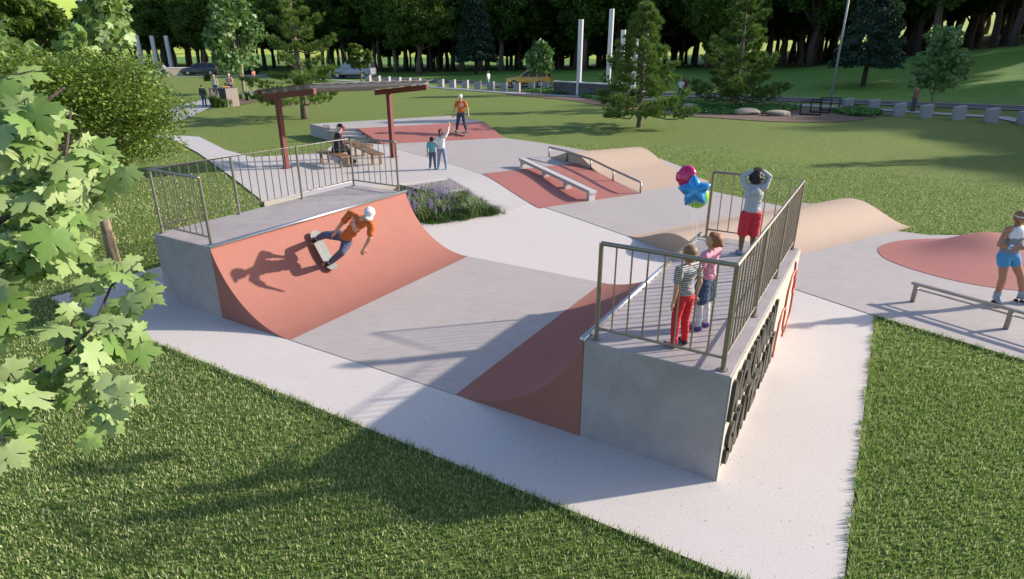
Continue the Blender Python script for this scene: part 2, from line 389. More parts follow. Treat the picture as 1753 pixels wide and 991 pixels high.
def railing(t,outer,lip,sgn,mat):
    i=.10; o_=outer+sgn*i; l_=lip-sgn*i; z0=QH; zt=QH+1.072; zb=QH+.13
    rl=empty('railing',(0,0,0)); rl.parent=t
    inv=t.matrix_basis.inverted()
    def part(mb,name,sm_=True):
        o=mb.build(name,mat,rl); o.data.transform(inv); autosmooth(o,40); return o
    corners=[P3(i,l_,0),P3(i,o_,0),P3(QL-i,o_,0),P3(QL-i,l_,0)]
    up=lambda p,z: Vector((p.x,p.y,z))
    part(MB().tube([up(c,zt) for c in corners],.024,10),'top_rail')
    part(MB().tube([up(c,zb) for c in corners],.016,8),'bottom_rail')
    posts=[corners[0],corners[1],corners[1].lerp(corners[2],1/3),corners[1].lerp(corners[2],2/3),corners[2],corners[3]]
    for p in posts:
        m=MB().tube([up(p,z0),up(p,zt)],.024,10); m.tube([up(p,z0),up(p,z0+.012)],.05,12); part(m,'post')
    for (p,q_,nn) in ((posts[0],posts[1],8),(posts[1],posts[2],9),(posts[2],posts[3],9),(posts[3],posts[4],9),(posts[4],posts[5],8)):
        for k in range(1,nn):
            c=p.lerp(q_,k/nn); part(MB().tube([up(c,zb),up(c,zt)],.0095,6),'baluster')
ql,s1=quarter('quarter_pipe','left quarter pipe with a sunlit curved red face and the skateboarder on it',0,LIP0,TOE0,RAD0)
railing(ql,0,LIP0,s1,M['steel'])
qr,s2=quarter('quarter_pipe','right quarter pipe with black lettering on its side wall and children on its deck',WOUT,LIP1,TOE1,RAD1)
railing(qr,WOUT,LIP1,s2,M['steeldk'])
# sign wall skin + letters on the right block
m=MB(); m.prism([ab(.0,WOUT+.002),ab(.0,WOUT+.012),ab(QL,WOUT+.012),ab(QL,WOUT+.002)],-.04,QH-.01); under(m,'sign_panel',M['beige'],qr)
def letter(ch,a,z,wd,ht,mat,name='letter'):
    cu=bpy.data.curves.new('tmp','FONT'); cu.body=ch; cu.size=1; cu.extrude=.018; cu.offset=.06; cu.resolution_u=3
    ob=bpy.data.objects.new('tmp',cu); COL.objects.link(ob); dg=bpy.context.evaluated_depsgraph_get(); dg.update()
    me=bpy.data.meshes.new_from_object(ob.evaluated_get(dg)); COL.objects.unlink(ob); bpy.data.objects.remove(ob)
    co=np.array([v.co[:] for v in me.vertices]); mn=co.min(0); mx=co.max(0); c2=(co-mn)/np.maximum(mx-mn,1e-6)
    for v,c in zip(me.vertices,c2):
        v.co=P3(a+c[0]*wd+ (c[1]-.5)*.05, WOUT+.014+(c[2])*.035, z+c[1]*ht)-Vector(qr.location)
    me.materials.clear(); me.materials.append(mat); bm=bmesh.new(); bm.from_mesh(me); bmesh.ops.recalc_face_normals(bm,faces=bm.faces); bm.to_mesh(me); bm.free()
    o=bpy.data.objects.new(name,me); COL.objects.link(o); o.parent=qr
x=.06
for ch in 'MCKINNON':
    wd=.14 if ch=='I' else .34; letter(ch,x,.69,wd-.035,.42,M['black']); x+=wd
x=.10
for ch in 'SKATEPARK': letter(ch,x,.12,.27,.44,M['black']); x+=.305
def wpt(a,z): return P3(a,WOUT+.024,z)-Vector(qr.location)
def ribbon(pts,r): 
    m=MB(); m.tube([wpt(a,max(z,.02)) for a,z in pts],r,8); o=m.build('red_emblem_line',M['redpaint'],qr,smooth=True)
ribbon([(3.12,.02),(3.18,.25),(3.27,.50),(3.51,.60),(3.77,.55),(3.86,.42),(3.8,.28),(3.9,.15),(4.05,.08),(3.93,.02)],.017)
ribbon([(3.71,.58),(3.75,.83),(3.99,.97),(4.25,1.0),(4.40,.93),(4.47,.8),(4.40,.62),(4.5,.52),(4.6,.62),(4.5,.75),(4.3,.9),(4.14,1.15)],.017)
ribbon([(4.10,.03),(4.41,.08),(4.55,.2),(4.54,.48),(4.62,.52),(4.64,.64)],.017)

# ------------------------------------------------------------------ humps, mound, platform
def heightfield(name,org,e,n,L,Wd,f,mat,label,nu=26,nv=30,base=-.08,off=.018):
    org=np.array(org); vv=[];ff=[]
    for i in range(nu+1):
        for j in range(nv+1):
            p=org+e*L*i/nu-n*Wd*j/nv; vv.append((p[0],p[1],Tz(p)+off+f(i/nu,j/nv)))
    W_=nv+1
    for i in range(nu):
        for j in range(nv): a=i*W_+j; ff.append((a,a+W_,a+W_+1,a+1))
    rim=[j for j in range(nv+1)]+[i*W_+nv for i in range(1,nu+1)]+[nu*W_+j for j in range(nv-1,-1,-1)]+[i*W_ for i in range(nu-1,0,-1)]
    k=len(vv); vv+=[(vv[r][0],vv[r][1],base) for r in rim]; n0=len(rim)
    for q_ in range(n0): ff.append((rim[q_],rim[(q_+1)%n0],k+(q_+1)%n0,k+q_))
    m=MB().add(vv,ff); o=m.build(name,mat); autosmooth(o,40); tag(o,label,'ramp'); return o
hump=lambda v:.5-.5*math.cos(2*math.pi*min(1,max(0,v)))
heightfield('roller_hump',(2.75,13.9),E1,N1,6.5,2.95,lambda u,v:.40*hump(v)**1.0,M['tan'],'tan concrete roller hump running right behind the right quarter pipe')
def fA(u,v): # ridge near the top of the bank, falling to the lower level
    return .34*hump(v/.62)*(1-.15*u) if v<.62 else 0
heightfield('roller_hump',np.array((1.35,22.9)),E1,N1,3.1,4.9,fA,M['tan'],'tan concrete wave bank beside the round steel grind rail',26,34)
# red mound
mc=np.array([10.9,12.1]); vv=[];ff=[]; RN,AN=16,72
MX=[(7.85,12.45),(7.9,11.8),(8.25,11.1),(8.78,10.6),(9.5,10.35),(11,10.3),(12.6,10.6),(13.6,11.5),(13.6,12.7),(12.6,13.55),(11.2,13.75),(10.0,13.7),(8.95,13.55),(8.2,13.1)]
def closed(pts,n):
    k=len(pts); out=[]
    for i in range(n):
        t=i/n*k; a=int(t); f=t-a; p=[np.array(pts[(a+j-1)%k]) for j in range(4)]
        out.append(.5*((2*p[1])+(-p[0]+p[2])*f+(2*p[0]-5*p[1]+4*p[2]-p[3])*f*f+(-p[0]+3*p[1]-3*p[2]+p[3])*f**3))
    return out
rimp=closed(MX,AN)
vv.append((mc[0],mc[1],0))
for r in range(1,RN+1):
    for p in rimp: q_=mc+(p-mc)*r/RN; vv.append((q_[0],q_[1],0))
def mz(x,y,r):
    e=sm((1-r)*2.2); d=np.array([x,y])
    k=math.exp(-((x-10.4)/1.15)**2-((y-12.9)/.75)**2)*.33+math.exp(-((x-12.6)/.9)**2-((y-12.2)/1.2)**2)*.2
    return float(e*(k+.03))
vv=[(x,y,.016+mz(x,y,0 if i==0 else ((i-1)//AN+1)/RN)) for i,(x,y,_) in enumerate(vv)]
for k in range(AN): ff.append((0,1+k,1+(k+1)%AN))
for r in range(RN-1):
    for k in range(AN): a=1+r*AN; ff.append((a+k,a+AN+k,a+AN+(k+1)%AN,a+(k+1)%AN))
m=MB().add(vv,ff); b0=len(m.v); rr=1+(RN-1)*AN
m.add([(vv[rr+k][0],vv[rr+k][1],-.05) for k in range(AN)],[]); m.f+=[(rr+k,b0+k,b0+(k+1)%AN,rr+(k+1)%AN) for k in range(AN)]; m.m+=[0]*AN
o=m.build('mound_ramp',M['red']); autosmooth(o,60); tag(o,'low rounded red concrete mound behind the inline skater','ramp')
# raised platform with ramp and stairs
ZP=.9
PL=[G(530,212,ZP),G(565,220,ZP),G(612,219.5,ZP),G(828,208,ZP),G(770,198,ZP)]
pt=empty('skate_platform',(PL[2][0],PL[2][1],.4)); tag(pt,'raised grey concrete platform with red ramp front and steps beside the pavilion','platform')
m=MB(); m.prism([PL[0],PL[1],PL[2],PL[3],PL[4]],0,ZP); under(m,'platform_slab',M['brushed'],pt,bevel=.01)
TL=np.array(PL[2]);TR=np.array(PL[3]); BL=np.array((-5.4,26.09)); BRr=np.array((-.38,28.09))
m=MB(); vv=[(TL[0],TL[1],ZP),(TR[0],TR[1],ZP),(BRr[0],BRr[1],.415),(BL[0],BL[1],.415)]+[(p[0],p[1],.2) for p in (TL,TR,BRr,BL)]
m.add([Vector(q_)+Vector((0,0,.003)) for q_ in vv],[(0,3,2,1),(0,4,7,3),(1,2,6,5),(3,7,6,2),(0,1,5,4)]); under(m,'ramp_surface',M['red'],pt)
s0=np.array(PL[1]); s1_=TL; dv=(BL-TL)/np.hypot(*(BL-TL)); 
for k in range(3):
    z=ZP-.125*(k+1); m=MB(); p0=s0+dv*.30*k; p1=s1_+dv*.30*k; q0=s0+dv*.30*(k+1); q1=s1_+dv*.30*(k+1)-(s1_-s0)*.0
    m.prism([tuple(p0+dv*.002),tuple(q0),tuple(q1),tuple(p1+dv*.002)],.2,z); under(m,'step',M['upper'],pt,bevel=.006)
sd_=(s0-s1_)/np.hypot(*(s0-s1_)); m=MB(); c0=s0+sd_*.003; m.prism([tuple(c0),tuple(c0+sd_*.2),tuple(c0+sd_*.2+dv*.55),tuple(c0+dv*.55)],.2,ZP+.0-.06); under(m,'cheek_wall',M['ramp_concrete'],pt,bevel=.008)
m=MB(); c1=s0-dv*.25; m.box((c1[0],c1[1],ZP+.09),(.30,.22,.16),.3); o=m.build('concrete_block',M['upper'],bevel=.01); tag(o,'small pale concrete block on the platform above the steps','block')

# ------------------------------------------------------------------ ledge, rails
def ledge():
    a=np.array(G(897,286,.4)); b=np.array(G(1011,343)); d=(b-a)/np.hypot(*(b-a)); ang=math.atan2(d[1],d[0])
    t=empty('grind_ledge',(a[0],a[1],.4)); tag(t,'concrete grind ledge on short legs over the red bank','ledge')
    n=np.array([-d[1],d[0]]); za,zb=.4+.29,.30; w_=.13
    c=[a-d*.12-n*w_,b+d*.10-n*w_,b+d*.10+n*w_,a-d*.12+n*w_]
    m=MB(); m.prism([tuple(q_) for q_ in c],[za-.09,zb-.09,zb-.09,za-.09],[za,zb,zb,za]); under(m,'ledge_beam',M['upper'],t,bevel=.008)
    m=MB()
    for sgn in (-1,1):
        p=a-d*.12+n*w_*sgn; r=b+d*.10+n*w_*sgn; m.tube([(p[0],p[1],za-.005),(r[0],r[1],zb-.005)],.014,8)
    under(m,'steel_edge',M['steel'],t,smooth=True)
    for f in (0,.36,.68,1.0):
        p=a+(b-a)*f; zt=za+(zb-za)*f-.085; z0=Tz(p)-.02; m=MB(); m.box((p[0],p[1],(zt+z0)/2),(.13,.22,zt-z0),ang); under(m,'leg',M['upper'],t,bevel=.006)
ledge()
def rail():
    px=[(940,269),(974,276),(1012,291),(1052,311),(1096,331)]; top=[253,261.5,275,294,311.5]
    pts=[]; 
    for (u,v),tv in zip(px,top):
        z=UPZ
        for _ in range(6): p=G(u,v,z); z=Tz(p)
        pts.append((p[0],p[1],z))
    t=empty('grind_rail',pts[0]); tag(t,'round steel grind rail with a kink beside the tan wave bank','rail')
    a=np.array(pts[0][:2]); b=np.array(pts[-1][:2])
    tops=[]
    for i,p in enumerate(pts):
        f=np.dot(np.array(p[:2])-a,b-a)/np.dot(b-a,b-a); q_=a+(b-a)*f; h=.36 if i<4 else .34
        tops.append((q_[0],q_[1],Tz(q_)+h)); under(MB().tube([(q_[0],q_[1],Tz(q_)),(q_[0],q_[1],Tz(q_)+h)],.028,10),'post',M['steel'],t,smooth=True)
    under(MB().tube(tops,.034,12),'rail_bar',M['steel'],t,smooth=True)
rail()
def lowrail():
    a=np.array(G(1562,517)); b=np.array(G(1720,563)); d=b-a
    t=empty('grind_rail',(a[0],a[1],0)); tag(t,'low flat steel grind rail with two bars in front of the inline skater','rail')
    L=np.hypot(*d); d=d/L; ang=math.atan2(d[1],d[0]); z=.335
    e=a+d*(L*2.02); zc=z
    c=(a+e)/2; M_=Matrix.Rotation(ang,4,'Z')
    under(MB().box((c[0],c[1],z),(np.hypot(*(e-a))+.16,.075,.04),ang),'top_bar',M['steel'],t,bevel=.006)
    under(MB().box((c[0],c[1],z-.085),(np.hypot(*(e-a)),.03,.022),ang),'lower_bar',M['steel'],t)
    for k in range(3):
        p=a+d*L*k*1.01; o=under(MB().box((p[0],p[1],(z-.02)/2),(.07,.06,z-.02),ang),'leg',M['steel'],t,bevel=.004)
lowrail()

# ------------------------------------------------------------------ pavilion, benches
def pavilion():
    Lp=np.array((-7.51,20.56)); Rp=np.array((-4.37,22.82)); z0=.4
    t=empty('shade_pavilion',(Lp[0],Lp[1],z0)); tag(t,'open shade pavilion with dark red steel posts and a sloping grey roof','pavilion')
    ang=math.atan2(B[1],B[0]); t0,t1=-.62,1.75; zr=lambda s:2.80+.108*s
    for p in (Lp,Rp):
        under(MB().box((p[0],p[1],(z0+zr(0)-.1)/2),(.15,.15,zr(0)-.1-z0),ang),'post',M['rust'],t,bevel=.008)
        under(MB().box((p[0],p[1],z0+.01),(.3,.3,.024),ang),'base_plate',M['rust'],t)
        m=MB(); a=p+B*t0;b=p+B*t1; n=A*.06
        m.prism([tuple(a-n),tuple(b-n),tuple(b+n),tuple(a+n)],[zr(t0)-.18,zr(t1)-.18,zr(t1)-.18,zr(t0)-.18],[zr(t0),zr(t1),zr(t1),zr(t0)]); under(m,'beam',M['rust'],t,bevel=.006)
    ex=(Rp-Lp)/np.hypot(*(Rp-Lp))
    for i in range(5):
        s=t0+.08+(t1-t0-.16)*i/4; a=Lp+B*s-ex*.1; b=Rp+B*s+ex*.1; n=B*.03
        m=MB(); m.prism([tuple(a-n),tuple(b-n),tuple(b+n),tuple(a+n)],zr(s)+.004,zr(s)+.10); under(m,'purlin',M['roofgrey'],t)
    # ribbed roof sheet
    m=MB(); a=Lp-ex*.14; b=Rp+ex*.14; nn=44; vv=[];ff=[]
    for i in range(nn+1):
        for s in (t0-.08,t1+.1):
            p=a+(b-a)*i/nn+B*s; h=.02*(1 if (i%4) in (0,1) else 0); vv+=[(p[0],p[1],zr(s)+.112+h),(p[0],p[1],zr(s)+.125+h)]
    for i in range(nn):
        k=4*i; ff+=[(k+1,k+3,k+7,k+5),(k,k+4,k+6,k+2),(k,k+1,k+5,k+4),(k+2,k+6,k+7,k+3)]
    m.add(vv,ff); under(m,'roof_sheet',M['roofgrey'],t)
    for s in (t0-.11,):
        a2=a+B*s;b2=b+B*s; n=B*.015; m=MB(); m.prism([tuple(a2-n),tuple(b2-n),tuple(b2+n),tuple(a2+n)],zr(s)+.0,zr(s)+.155); under(m,'fascia',M['roofgrey'] if s>0 else M['rust'],t)
pavilion()
def bench(pa,pb,label,w_=.42,h=.40,z0=.4):
    pa=np.array(pa);pb=np.array(pb); c=(pa+pb)/2; d=pb-pa; L=np.hypot(*d); ang=math.atan2(d[1],d[0])
    t=empty('park_bench',(c[0],c[1],z0),ang); tag(t,label,'bench')
    for k in range(4): MB().box((0,(k-1.5)*w_/4,h-.025),(L,w_/4-.012,.05)).build('slat',M['wood'],t,bevel=.006)
    for x_ in (-L*.38,L*.38):
        for y_ in (-w_*.34,w_*.34): MB().box((x_,y_,(h-.05)/2),(.07,.07,h-.05)).build('leg',M['wood'],t,bevel=.004)
        MB().box((x_,0,h-.075),(.05,w_*.8,.05)).build('crossbar',M['wood'],t)
    return t
bench(G(552,257+20,.4),G(596,268+20,.4),'timber bench under the pavilion with the seated man on it')
bench(G(612,246+20,.4),G(650,268+16,.4),'timber bench to the right of the seated man')
bench(G(592,239+20,.4),G(634,248+19,.4),'timber bench behind the seated man, farthest from the deck')
def fountain():
    p=GT(586,262); t=empty('drinking_fountain',(p[0],p[1],p[2])); tag(t,'red steel bollard post with curved top near the platform steps','post')
    under(MB().box((p[0],p[1],p[2]+.45),(.14,.10,.9),.3),'post',M['redpaint'],t,bevel=.01)
    under(MB().box((p[0]+.06,p[1],p[2]+.93),(.30,.16,.12),.3),'curved_top',M['redpaint'],t,bevel=.04)
fountain()
# ------------------------------------------------------------------ roads and footways
def strip(name,line,w_,off,mat,step=None):
    L=[np.array(p,float) for p in line]; out=[]
    for i in range(len(L)-1):
        n=max(1,int(np.hypot(*(L[i+1]-L[i]))/2))
        out+=[L[i]+(L[i+1]-L[i])*k/n for k in range(n)]
    out.append(L[-1]); vv=[]
    for i,p in enumerate(out):
        d=out[min(i+1,len(out)-1)]-out[max(i-1,0)]; d/=np.hypot(*d); n=np.array([-d[1],d[0]])
        for s in (-.5,0,.5): q_=p+n*w_*s; vv.append((q_[0],q_[1],Tz(q_)+off))
    ff=[(3*i+j,3*i+j+1,3*i+j+4,3*i+j+3) for i in range(len(out)-1) for j in (0,1)]
    o=MB().add(vv,ff).build(name,mat,fix=False,smooth=True); tag(o,kind='structure'); return o
def smoothline(pts,n=8):
    P=[pts[0]]+list(pts)+[pts[-1]]; out=[]
    for i in range(1,len(P)-2):
        p=[np.array(P[i+j-1],float) for j in range(4)]
        for k in range(n):
            f=k/n; out.append(.5*((2*p[1])+(-p[0]+p[2])*f+(2*p[0]-5*p[1]+4*p[2]-p[3])*f*f+(-p[0]+3*p[1]-3*p[2]+p[3])*f**3))
    out.append(np.array(pts[-1],float)); return out
ROAD=smoothline([ab(49.2,90),ab(49.2,40),ab(49.2,5),ab(50.5,-8),ab(53.8,-23),ab(58.5,-42),ab(61.0,-55),ab(59,-75),ab(54,-100),ab(52,-160)])
strip('road',ROAD,4.6,.03,M['asphalt'])
def offset(line,d):
    out=[]
    for i,p in enumerate(line):
        t=line[min(i+1,len(line)-1)]-line[max(i-1,0)]; t=t/np.hypot(*t); out.append(p+np.array([-t[1],t[0]])*d)
    return out
strip('road_marking',offset(ROAD,2.0),.14,.036,M['white'])
strip('road_marking',offset(ROAD,-2.0),.14,.036,M['white'])
WALK=smoothline([G(1900,222,.4),G(1753,204,.4),G(1600,194,.4),G(1450,184,.4),G(1250,175,.4),G(1050,168,.4),G(880,159,.4),G(755,150,.4),G(620,140,.4),G(520,134.5,.4),G(400,131,.4),G(280,131,.4)])
strip('footpath',WALK,1.6,.02,M['walk'])
strip('footpath',smoothline([G(250,212,.4),G(290,199,.4),G(330,183,.4),G(372,172,.4),G(420,163,.4),G(470,152,.4)]),2.6,.02,M['walk'])
# planting soil and floors
def blob(name,pts,off,mat,kind='structure',n=60,label=None):
    r=closed(pts,n); c=sum(r)/len(r); vv=[(c[0],c[1],Tz(c)+off)]; RR=6
    for k in range(1,RR+1):
        for p in r: q_=c+(p-c)*k/RR; vv.append((q_[0],q_[1],Tz(q_)+off))
    ff=[(0,1+k,1+(k+1)%n) for k in range(n)]
    for j in range(RR-1):
        for k in range(n): a=1+j*n; ff.append((a+k,a+n+k,a+n+(k+1)%n,a+(k+1)%n))
    o=MB().add(vv,ff).build(name,mat,fix=False); tag(o,kind=kind); return r
BED1=blob('mulch_bed',g((1105,188),(1150,197),(1230,202),(1330,208),(1440,208),(1500,200),(1525,194),(1440,188),(1320,180),(1200,172),(1125,172),z=.4),.006,M['soil'])
BED2=blob('mulch_bed',g((868,161),(915,166),(970,171),(1030,180),(1080,186),(1100,180),(1060,168),(990,163),(930,158),(880,157),z=.4),.006,M['soil'])
BED3=blob('mulch_bed',g((345,187),(375,184),(425,177),(455,168),(440,160),(405,160),(375,168),z=.4),.010,M['soil'])
m=MB(); m.prism(PLANTER,-.12,-.02); 
o=m.build('planting_bed',M['soil']); tag(o,kind='structure')

# ------------------------------------------------------------------ foliage generators
rng=np.random.default_rng(7)
def unit(n,r=rng): v=r.normal(size=(n,3)); return v/np.linalg.norm(v,axis=1,keepdims=True)
def leaves(pos,size,out=None,droop=.0,aspect=1.0,r=rng,kind='quad',flat=.4):
    """leaf faces (folded diamonds) at pos, oriented randomly but biased upward/outward; returns verts, faces"""
    n=len(pos); nrm=unit(n,r); nrm[:,2]+=flat
    if out is not None: nrm+=out*.5
    nrm/=np.linalg.norm(nrm,axis=1,keepdims=True)
    t=unit(n,r); t[:,2]-=droop; t-=nrm*(t*nrm).sum(1,keepdims=True); t/=np.linalg.norm(t,axis=1,keepdims=True)
    b=np.cross(nrm,t); s=(size*r.uniform(.7,1.3,n))[:,None]
    p0=pos-t*s*.5; p1=pos+b*s*.42*aspect+nrm*s*.08; p2=pos+t*s*.5; p3=pos-b*s*.42*aspect+nrm*s*.08
    v=np.stack([p0,p1,p2,p3],1).reshape(-1,3); f=np.arange(4*n).reshape(n,4); return v,f
LEAF5=np.array([(0,-.02),(.10,.02),(.22,-.10),(.30,.00),(.48,.00),(.38,.12),(.40,.20),(.62,.30),(.56,.38),(.66,.52),(.46,.50),(.40,.58),(.22,.46),(.26,.66),(.16,.70),(.14,.86),(.07,.86),(0,1.08),
 (-.07,.86),(-.14,.86),(-.16,.70),(-.26,.66),(-.22,.46),(-.40,.58),(-.46,.50),(-.66,.52),(-.56,.38),(-.62,.30),(-.40,.20),(-.38,.12),(-.48,.00),(-.30,.00),(-.22,-.10),(-.10,.02)])
def lobed(pos,size,r=rng,down=.9,face=None,curl=.18):
    """five-lobed leaves as fans from the midrib; returns verts, tris"""
    n=len(pos); k=len(LEAF5)
    nrm=unit(n,r)*.75; nrm[:,2]+=.35
    if face is not None: nrm+=np.array(face)
    nrm/=np.linalg.norm(nrm,axis=1,keepdims=True)
    t=unit(n,r)*.6; t[:,2]-=down; t-=nrm*(t*nrm).sum(1,keepdims=True); t/=np.linalg.norm(t,axis=1,keepdims=True); b=np.cross(nrm,t)
    s=size*r.uniform(.65,1.2,n); xy=LEAF5
    # height profile: folded along the midrib, tips curling down
    h=-.22*np.abs(xy[:,0])*.8-curl*(xy[:,1]-.35)**2*1.2
    V=pos[:,None,:]+s[:,None,None]*(b[:,None,:]*xy[None,:,0:1]+t[:,None,:]*(xy[None,:,1:2])+nrm[:,None,:]*h[None,:,None])
    C=pos[:,None,:]+s[:,None,None]*(t[:,None,:]*.36)
    V=np.concatenate([C,V],1); V=V.reshape(-1,3)
    tri=np.array([(0,1+i,1+(i+1)%k) for i in range(k)]); F=(np.arange(n)[:,None,None]*(k+1)+tri[None]).reshape(-1,3)
    return V,F
def needles(pos,dirs,L,n_per,wd,r=rng,spread=.75):
    N=len(pos); P=np.repeat(pos,n_per,0); D=np.repeat(dirs,n_per,0)+unit(N*n_per,r)*spread; D/=np.linalg.norm(D,axis=1,keepdims=True)
    P=P+D*0; l=(L*r.uniform(.7,1.2,len(P)))[:,None]; S=np.cross(D,unit(len(P),r)); S/=np.linalg.norm(S,axis=1,keepdims=True)
    v=np.stack([P-S*wd,P+S*wd,P+D*l],1).reshape(-1,3); return v,np.arange(3*len(P)).reshape(-1,3)
def join(parts):
    vs=[];fs=[];n=0
    for v,f in parts: vs.append(v); fs.append(f+n); n+=len(v)
    return np.concatenate(vs),np.concatenate(fs)
def crooked(p0,p1,n,amp,r):
    p0=np.array(p0,float);p1=np.array(p1,float); L=np.linalg.norm(p1-p0); out=[p0]
    for i in range(1,n): out.append(p0+(p1-p0)*i/n+r.normal(size=3)*amp*L)
    out.append(p1); return out
M['leaf_fine']=leafmat('fine_green_leaves',[(.05,.11,.012),(.10,.18,.02),(.21,.29,.045),(.32,.38,.09)],.35,.3)
M['leaf_maple']=leafmat('maple_leaves',[(.16,.28,.06),(.27,.40,.12),(.40,.50,.22)],.30,.35,.5)
M['leaf_maple2']=leafmat('young_maple_leaves',[(.07,.17,.04),(.14,.26,.08),(.24,.36,.14)],.3,.4,.45)
M['leaf_dark']=leafmat('dark_wood_leaves',[(.025,.065,.010),(.055,.12,.016),(.09,.17,.022),(.13,.22,.035)],.25,.2,.65)
M['leaf_dark2']=leafmat('olive_wood_leaves',[(.035,.075,.010),(.075,.13,.018),(.12,.18,.026)],.25,.2,.65)
M['leaf_blue']=leafmat('blue_grey_conifer_leaves',[(.012,.03,.02),(.03,.06,.045),(.05,.08,.06)],.1,.2,.65)
M['needle']=leafmat('pine_needles',[(.055,.12,.02),(.11,.20,.035),(.17,.27,.055),(.25,.33,.09)],.2,.25,.55)
M['hedge']=leafmat('ground_cover_leaves',[(.03,.12,.018),(.07,.22,.03),(.12,.30,.05)],.25,.4,.5)

def broadleaf(name,H,clear,rad,mats,seed,nclump=60,per=150,ls=.3,lean=(0,0),squash=1.0,trunk_r=.28):
    r=np.random.default_rng(seed); t=empty(name)
    top=np.array((lean[0],lean[1],H)); mb=MB()
    trunk=crooked((0,0,-.3),(lean[0]*.6,lean[1]*.6,H*.62),5,.012,r); mb.tube(trunk,[trunk_r*1.25,trunk_r,trunk_r*.85,trunk_r*.7,trunk_r*.5,trunk_r*.3],9)
    cz=(H+clear)/2; hz=(H-clear)/2
    cl=[]
    for i in range(nclump):
        u=unit(1,r)[0]; k=r.uniform(.35,1)**.6; w_=1-.35*max(0,u[2])**2
        cl.append((u[0]*rad*k*w_+lean[0]*.5,u[1]*rad*k*w_+lean[1]*.5,cz+u[2]*hz*.92*k))
    cl=np.array(cl)
    for i in r.choice(nclump,min(nclump,11),replace=False):
        c=cl[i]; z0=clear*.75+r.uniform(0,.4)*(H*.6-clear*.75); z0=min(z0,c[2]-.3) if c[2]>clear*.8 else clear*.7
        f=max(0,min(1,z0/(H*.62))); mb.tube(crooked((lean[0]*.6*f,lean[1]*.6*f,z0),c,3,.05,r),[trunk_r*.38,trunk_r*.28,trunk_r*.18,trunk_r*.08],6)
    tr=mb.build('trunk',mats[1],t,smooth=True,fix=False)
    rc=r.uniform(.16,.30,nclump)*rad*1.0
    pos=np.repeat(cl,per,0); off=unit(len(pos),r)*(r.uniform(.2,1,len(pos))**.45)[:,None]; off[:,2]*=.75*squash
    p=pos+off*np.repeat(rc,per)[:,None]
    v,f=leaves(p,ls,off,.3,1.0,r); npmesh('crown',v,f,mats[0],t)
    return t
def conifer(name,H,clear,rad,mats,seed,ls=.28,n=9000):
    r=np.random.default_rng(seed); t=empty(name); mb=MB(); mb.tube([(0,0,-.3),(0,0,H*.5),(0,0,H*.98)],[.24,.16,.03],8); mb.build('trunk',mats[1],t,smooth=True,fix=False)
    h=r.uniform(0,1,n)**1.3; z=clear+h*(H-clear); ph=r.uniform(0,6.283,n); tier=.75+.35*np.abs(np.sin(h*26+np.sin(ph*3)*.8)); rr=rad*(1-h)**.8*tier*r.uniform(.35,1,n)**.5
    p=np.stack([rr*np.cos(ph),rr*np.sin(ph),z-rr*.25],1); v,f=leaves(p,ls,None,.8,.7,r); npmesh('crown',v,f,mats[0],t); return t
def pine(name,H,seed,rad,low=.8,dens=1.0,skirt=None):
    r=np.random.default_rng(seed); t=empty(name); mb=MB(); tk=crooked((0,0,-.2),(0,0,H),8,.006,r)
    mb.tube(tk,[.15*H/7*(1-.9*i/8)+.012 for i in range(9)],9); tips=[];dirs=[]; z=low; bs=[]
    while z<H*.97:
        f=(z-low)/(H-low); nb=r.integers(3,6) ; ph0=r.uniform(0,6.28)
        for k in range(nb):
            ph=ph0+k*6.283/nb+r.normal()*.25; L=rad*(1-f)**1.05*r.uniform(.45,1.2)+.22
            if skirt and z<low+.5: L=rad*r.uniform(.9,1.35)
            d=np.array((math.cos(ph),math.sin(ph),0)); p0=np.array((0,0,z)); rise=.10+.55*f+r.normal()*.08
            pts=[p0]; m_=6
            for i in range(1,m_+1):
                q_=i/m_; pts.append(p0+d*L*q_+np.array((0,0,L*(rise*q_*q_+.05*q_-.12*math.sin(q_*3.1))))+r.normal(size=3)*.02*L)
            mb.tube(pts,[.035*L/2*(1-.85*i/m_)+.006 for i in range(m_+1)],5); 
            nt_=int((9+22*L)*dens)
            for j in range(nt_):
                q_=r.uniform(.25,1)**.7; i=min(m_-1,int(q_*m_)); base=pts[i]+(pts[i+1]-pts[i])*(q_*m_-i)
                sd=r.normal(size=3); sd[2]=abs(sd[2])*.4+.1; sd/=np.linalg.norm(sd); ll=.38*L*(1.15-q_)*r.uniform(.3,1)+.05
                e=base+sd*ll; tips.append(e); dd=sd*.6+d*.5+np.array((0,0,.55)); dirs.append(dd/np.linalg.norm(dd))
        z+=r.uniform(.26,.50)*H/7*1.15
    tips.append(np.array((0,0,H))); dirs.append(np.array((0,0,1.)))
    mb.build('trunk',M['bark'],t,smooth=True,fix=False)
    v,f=needles(np.array(tips),np.array(dirs),.27,28,.013,r,.7); npmesh('crown',v,f,M['needle'],t); return t
def put(t,x,y,z,rz=0,s=1.0): t.location=(x,y,z-.05); t.rotation_euler=(0,0,rz); t.scale=(s,s,s); return t
def ordn(i): return ['first','second','third','fourth','fifth','sixth','seventh','eighth','ninth','tenth','eleventh','twelfth','thirteenth','fourteenth','fifteenth','sixteenth','seventeenth'][i]

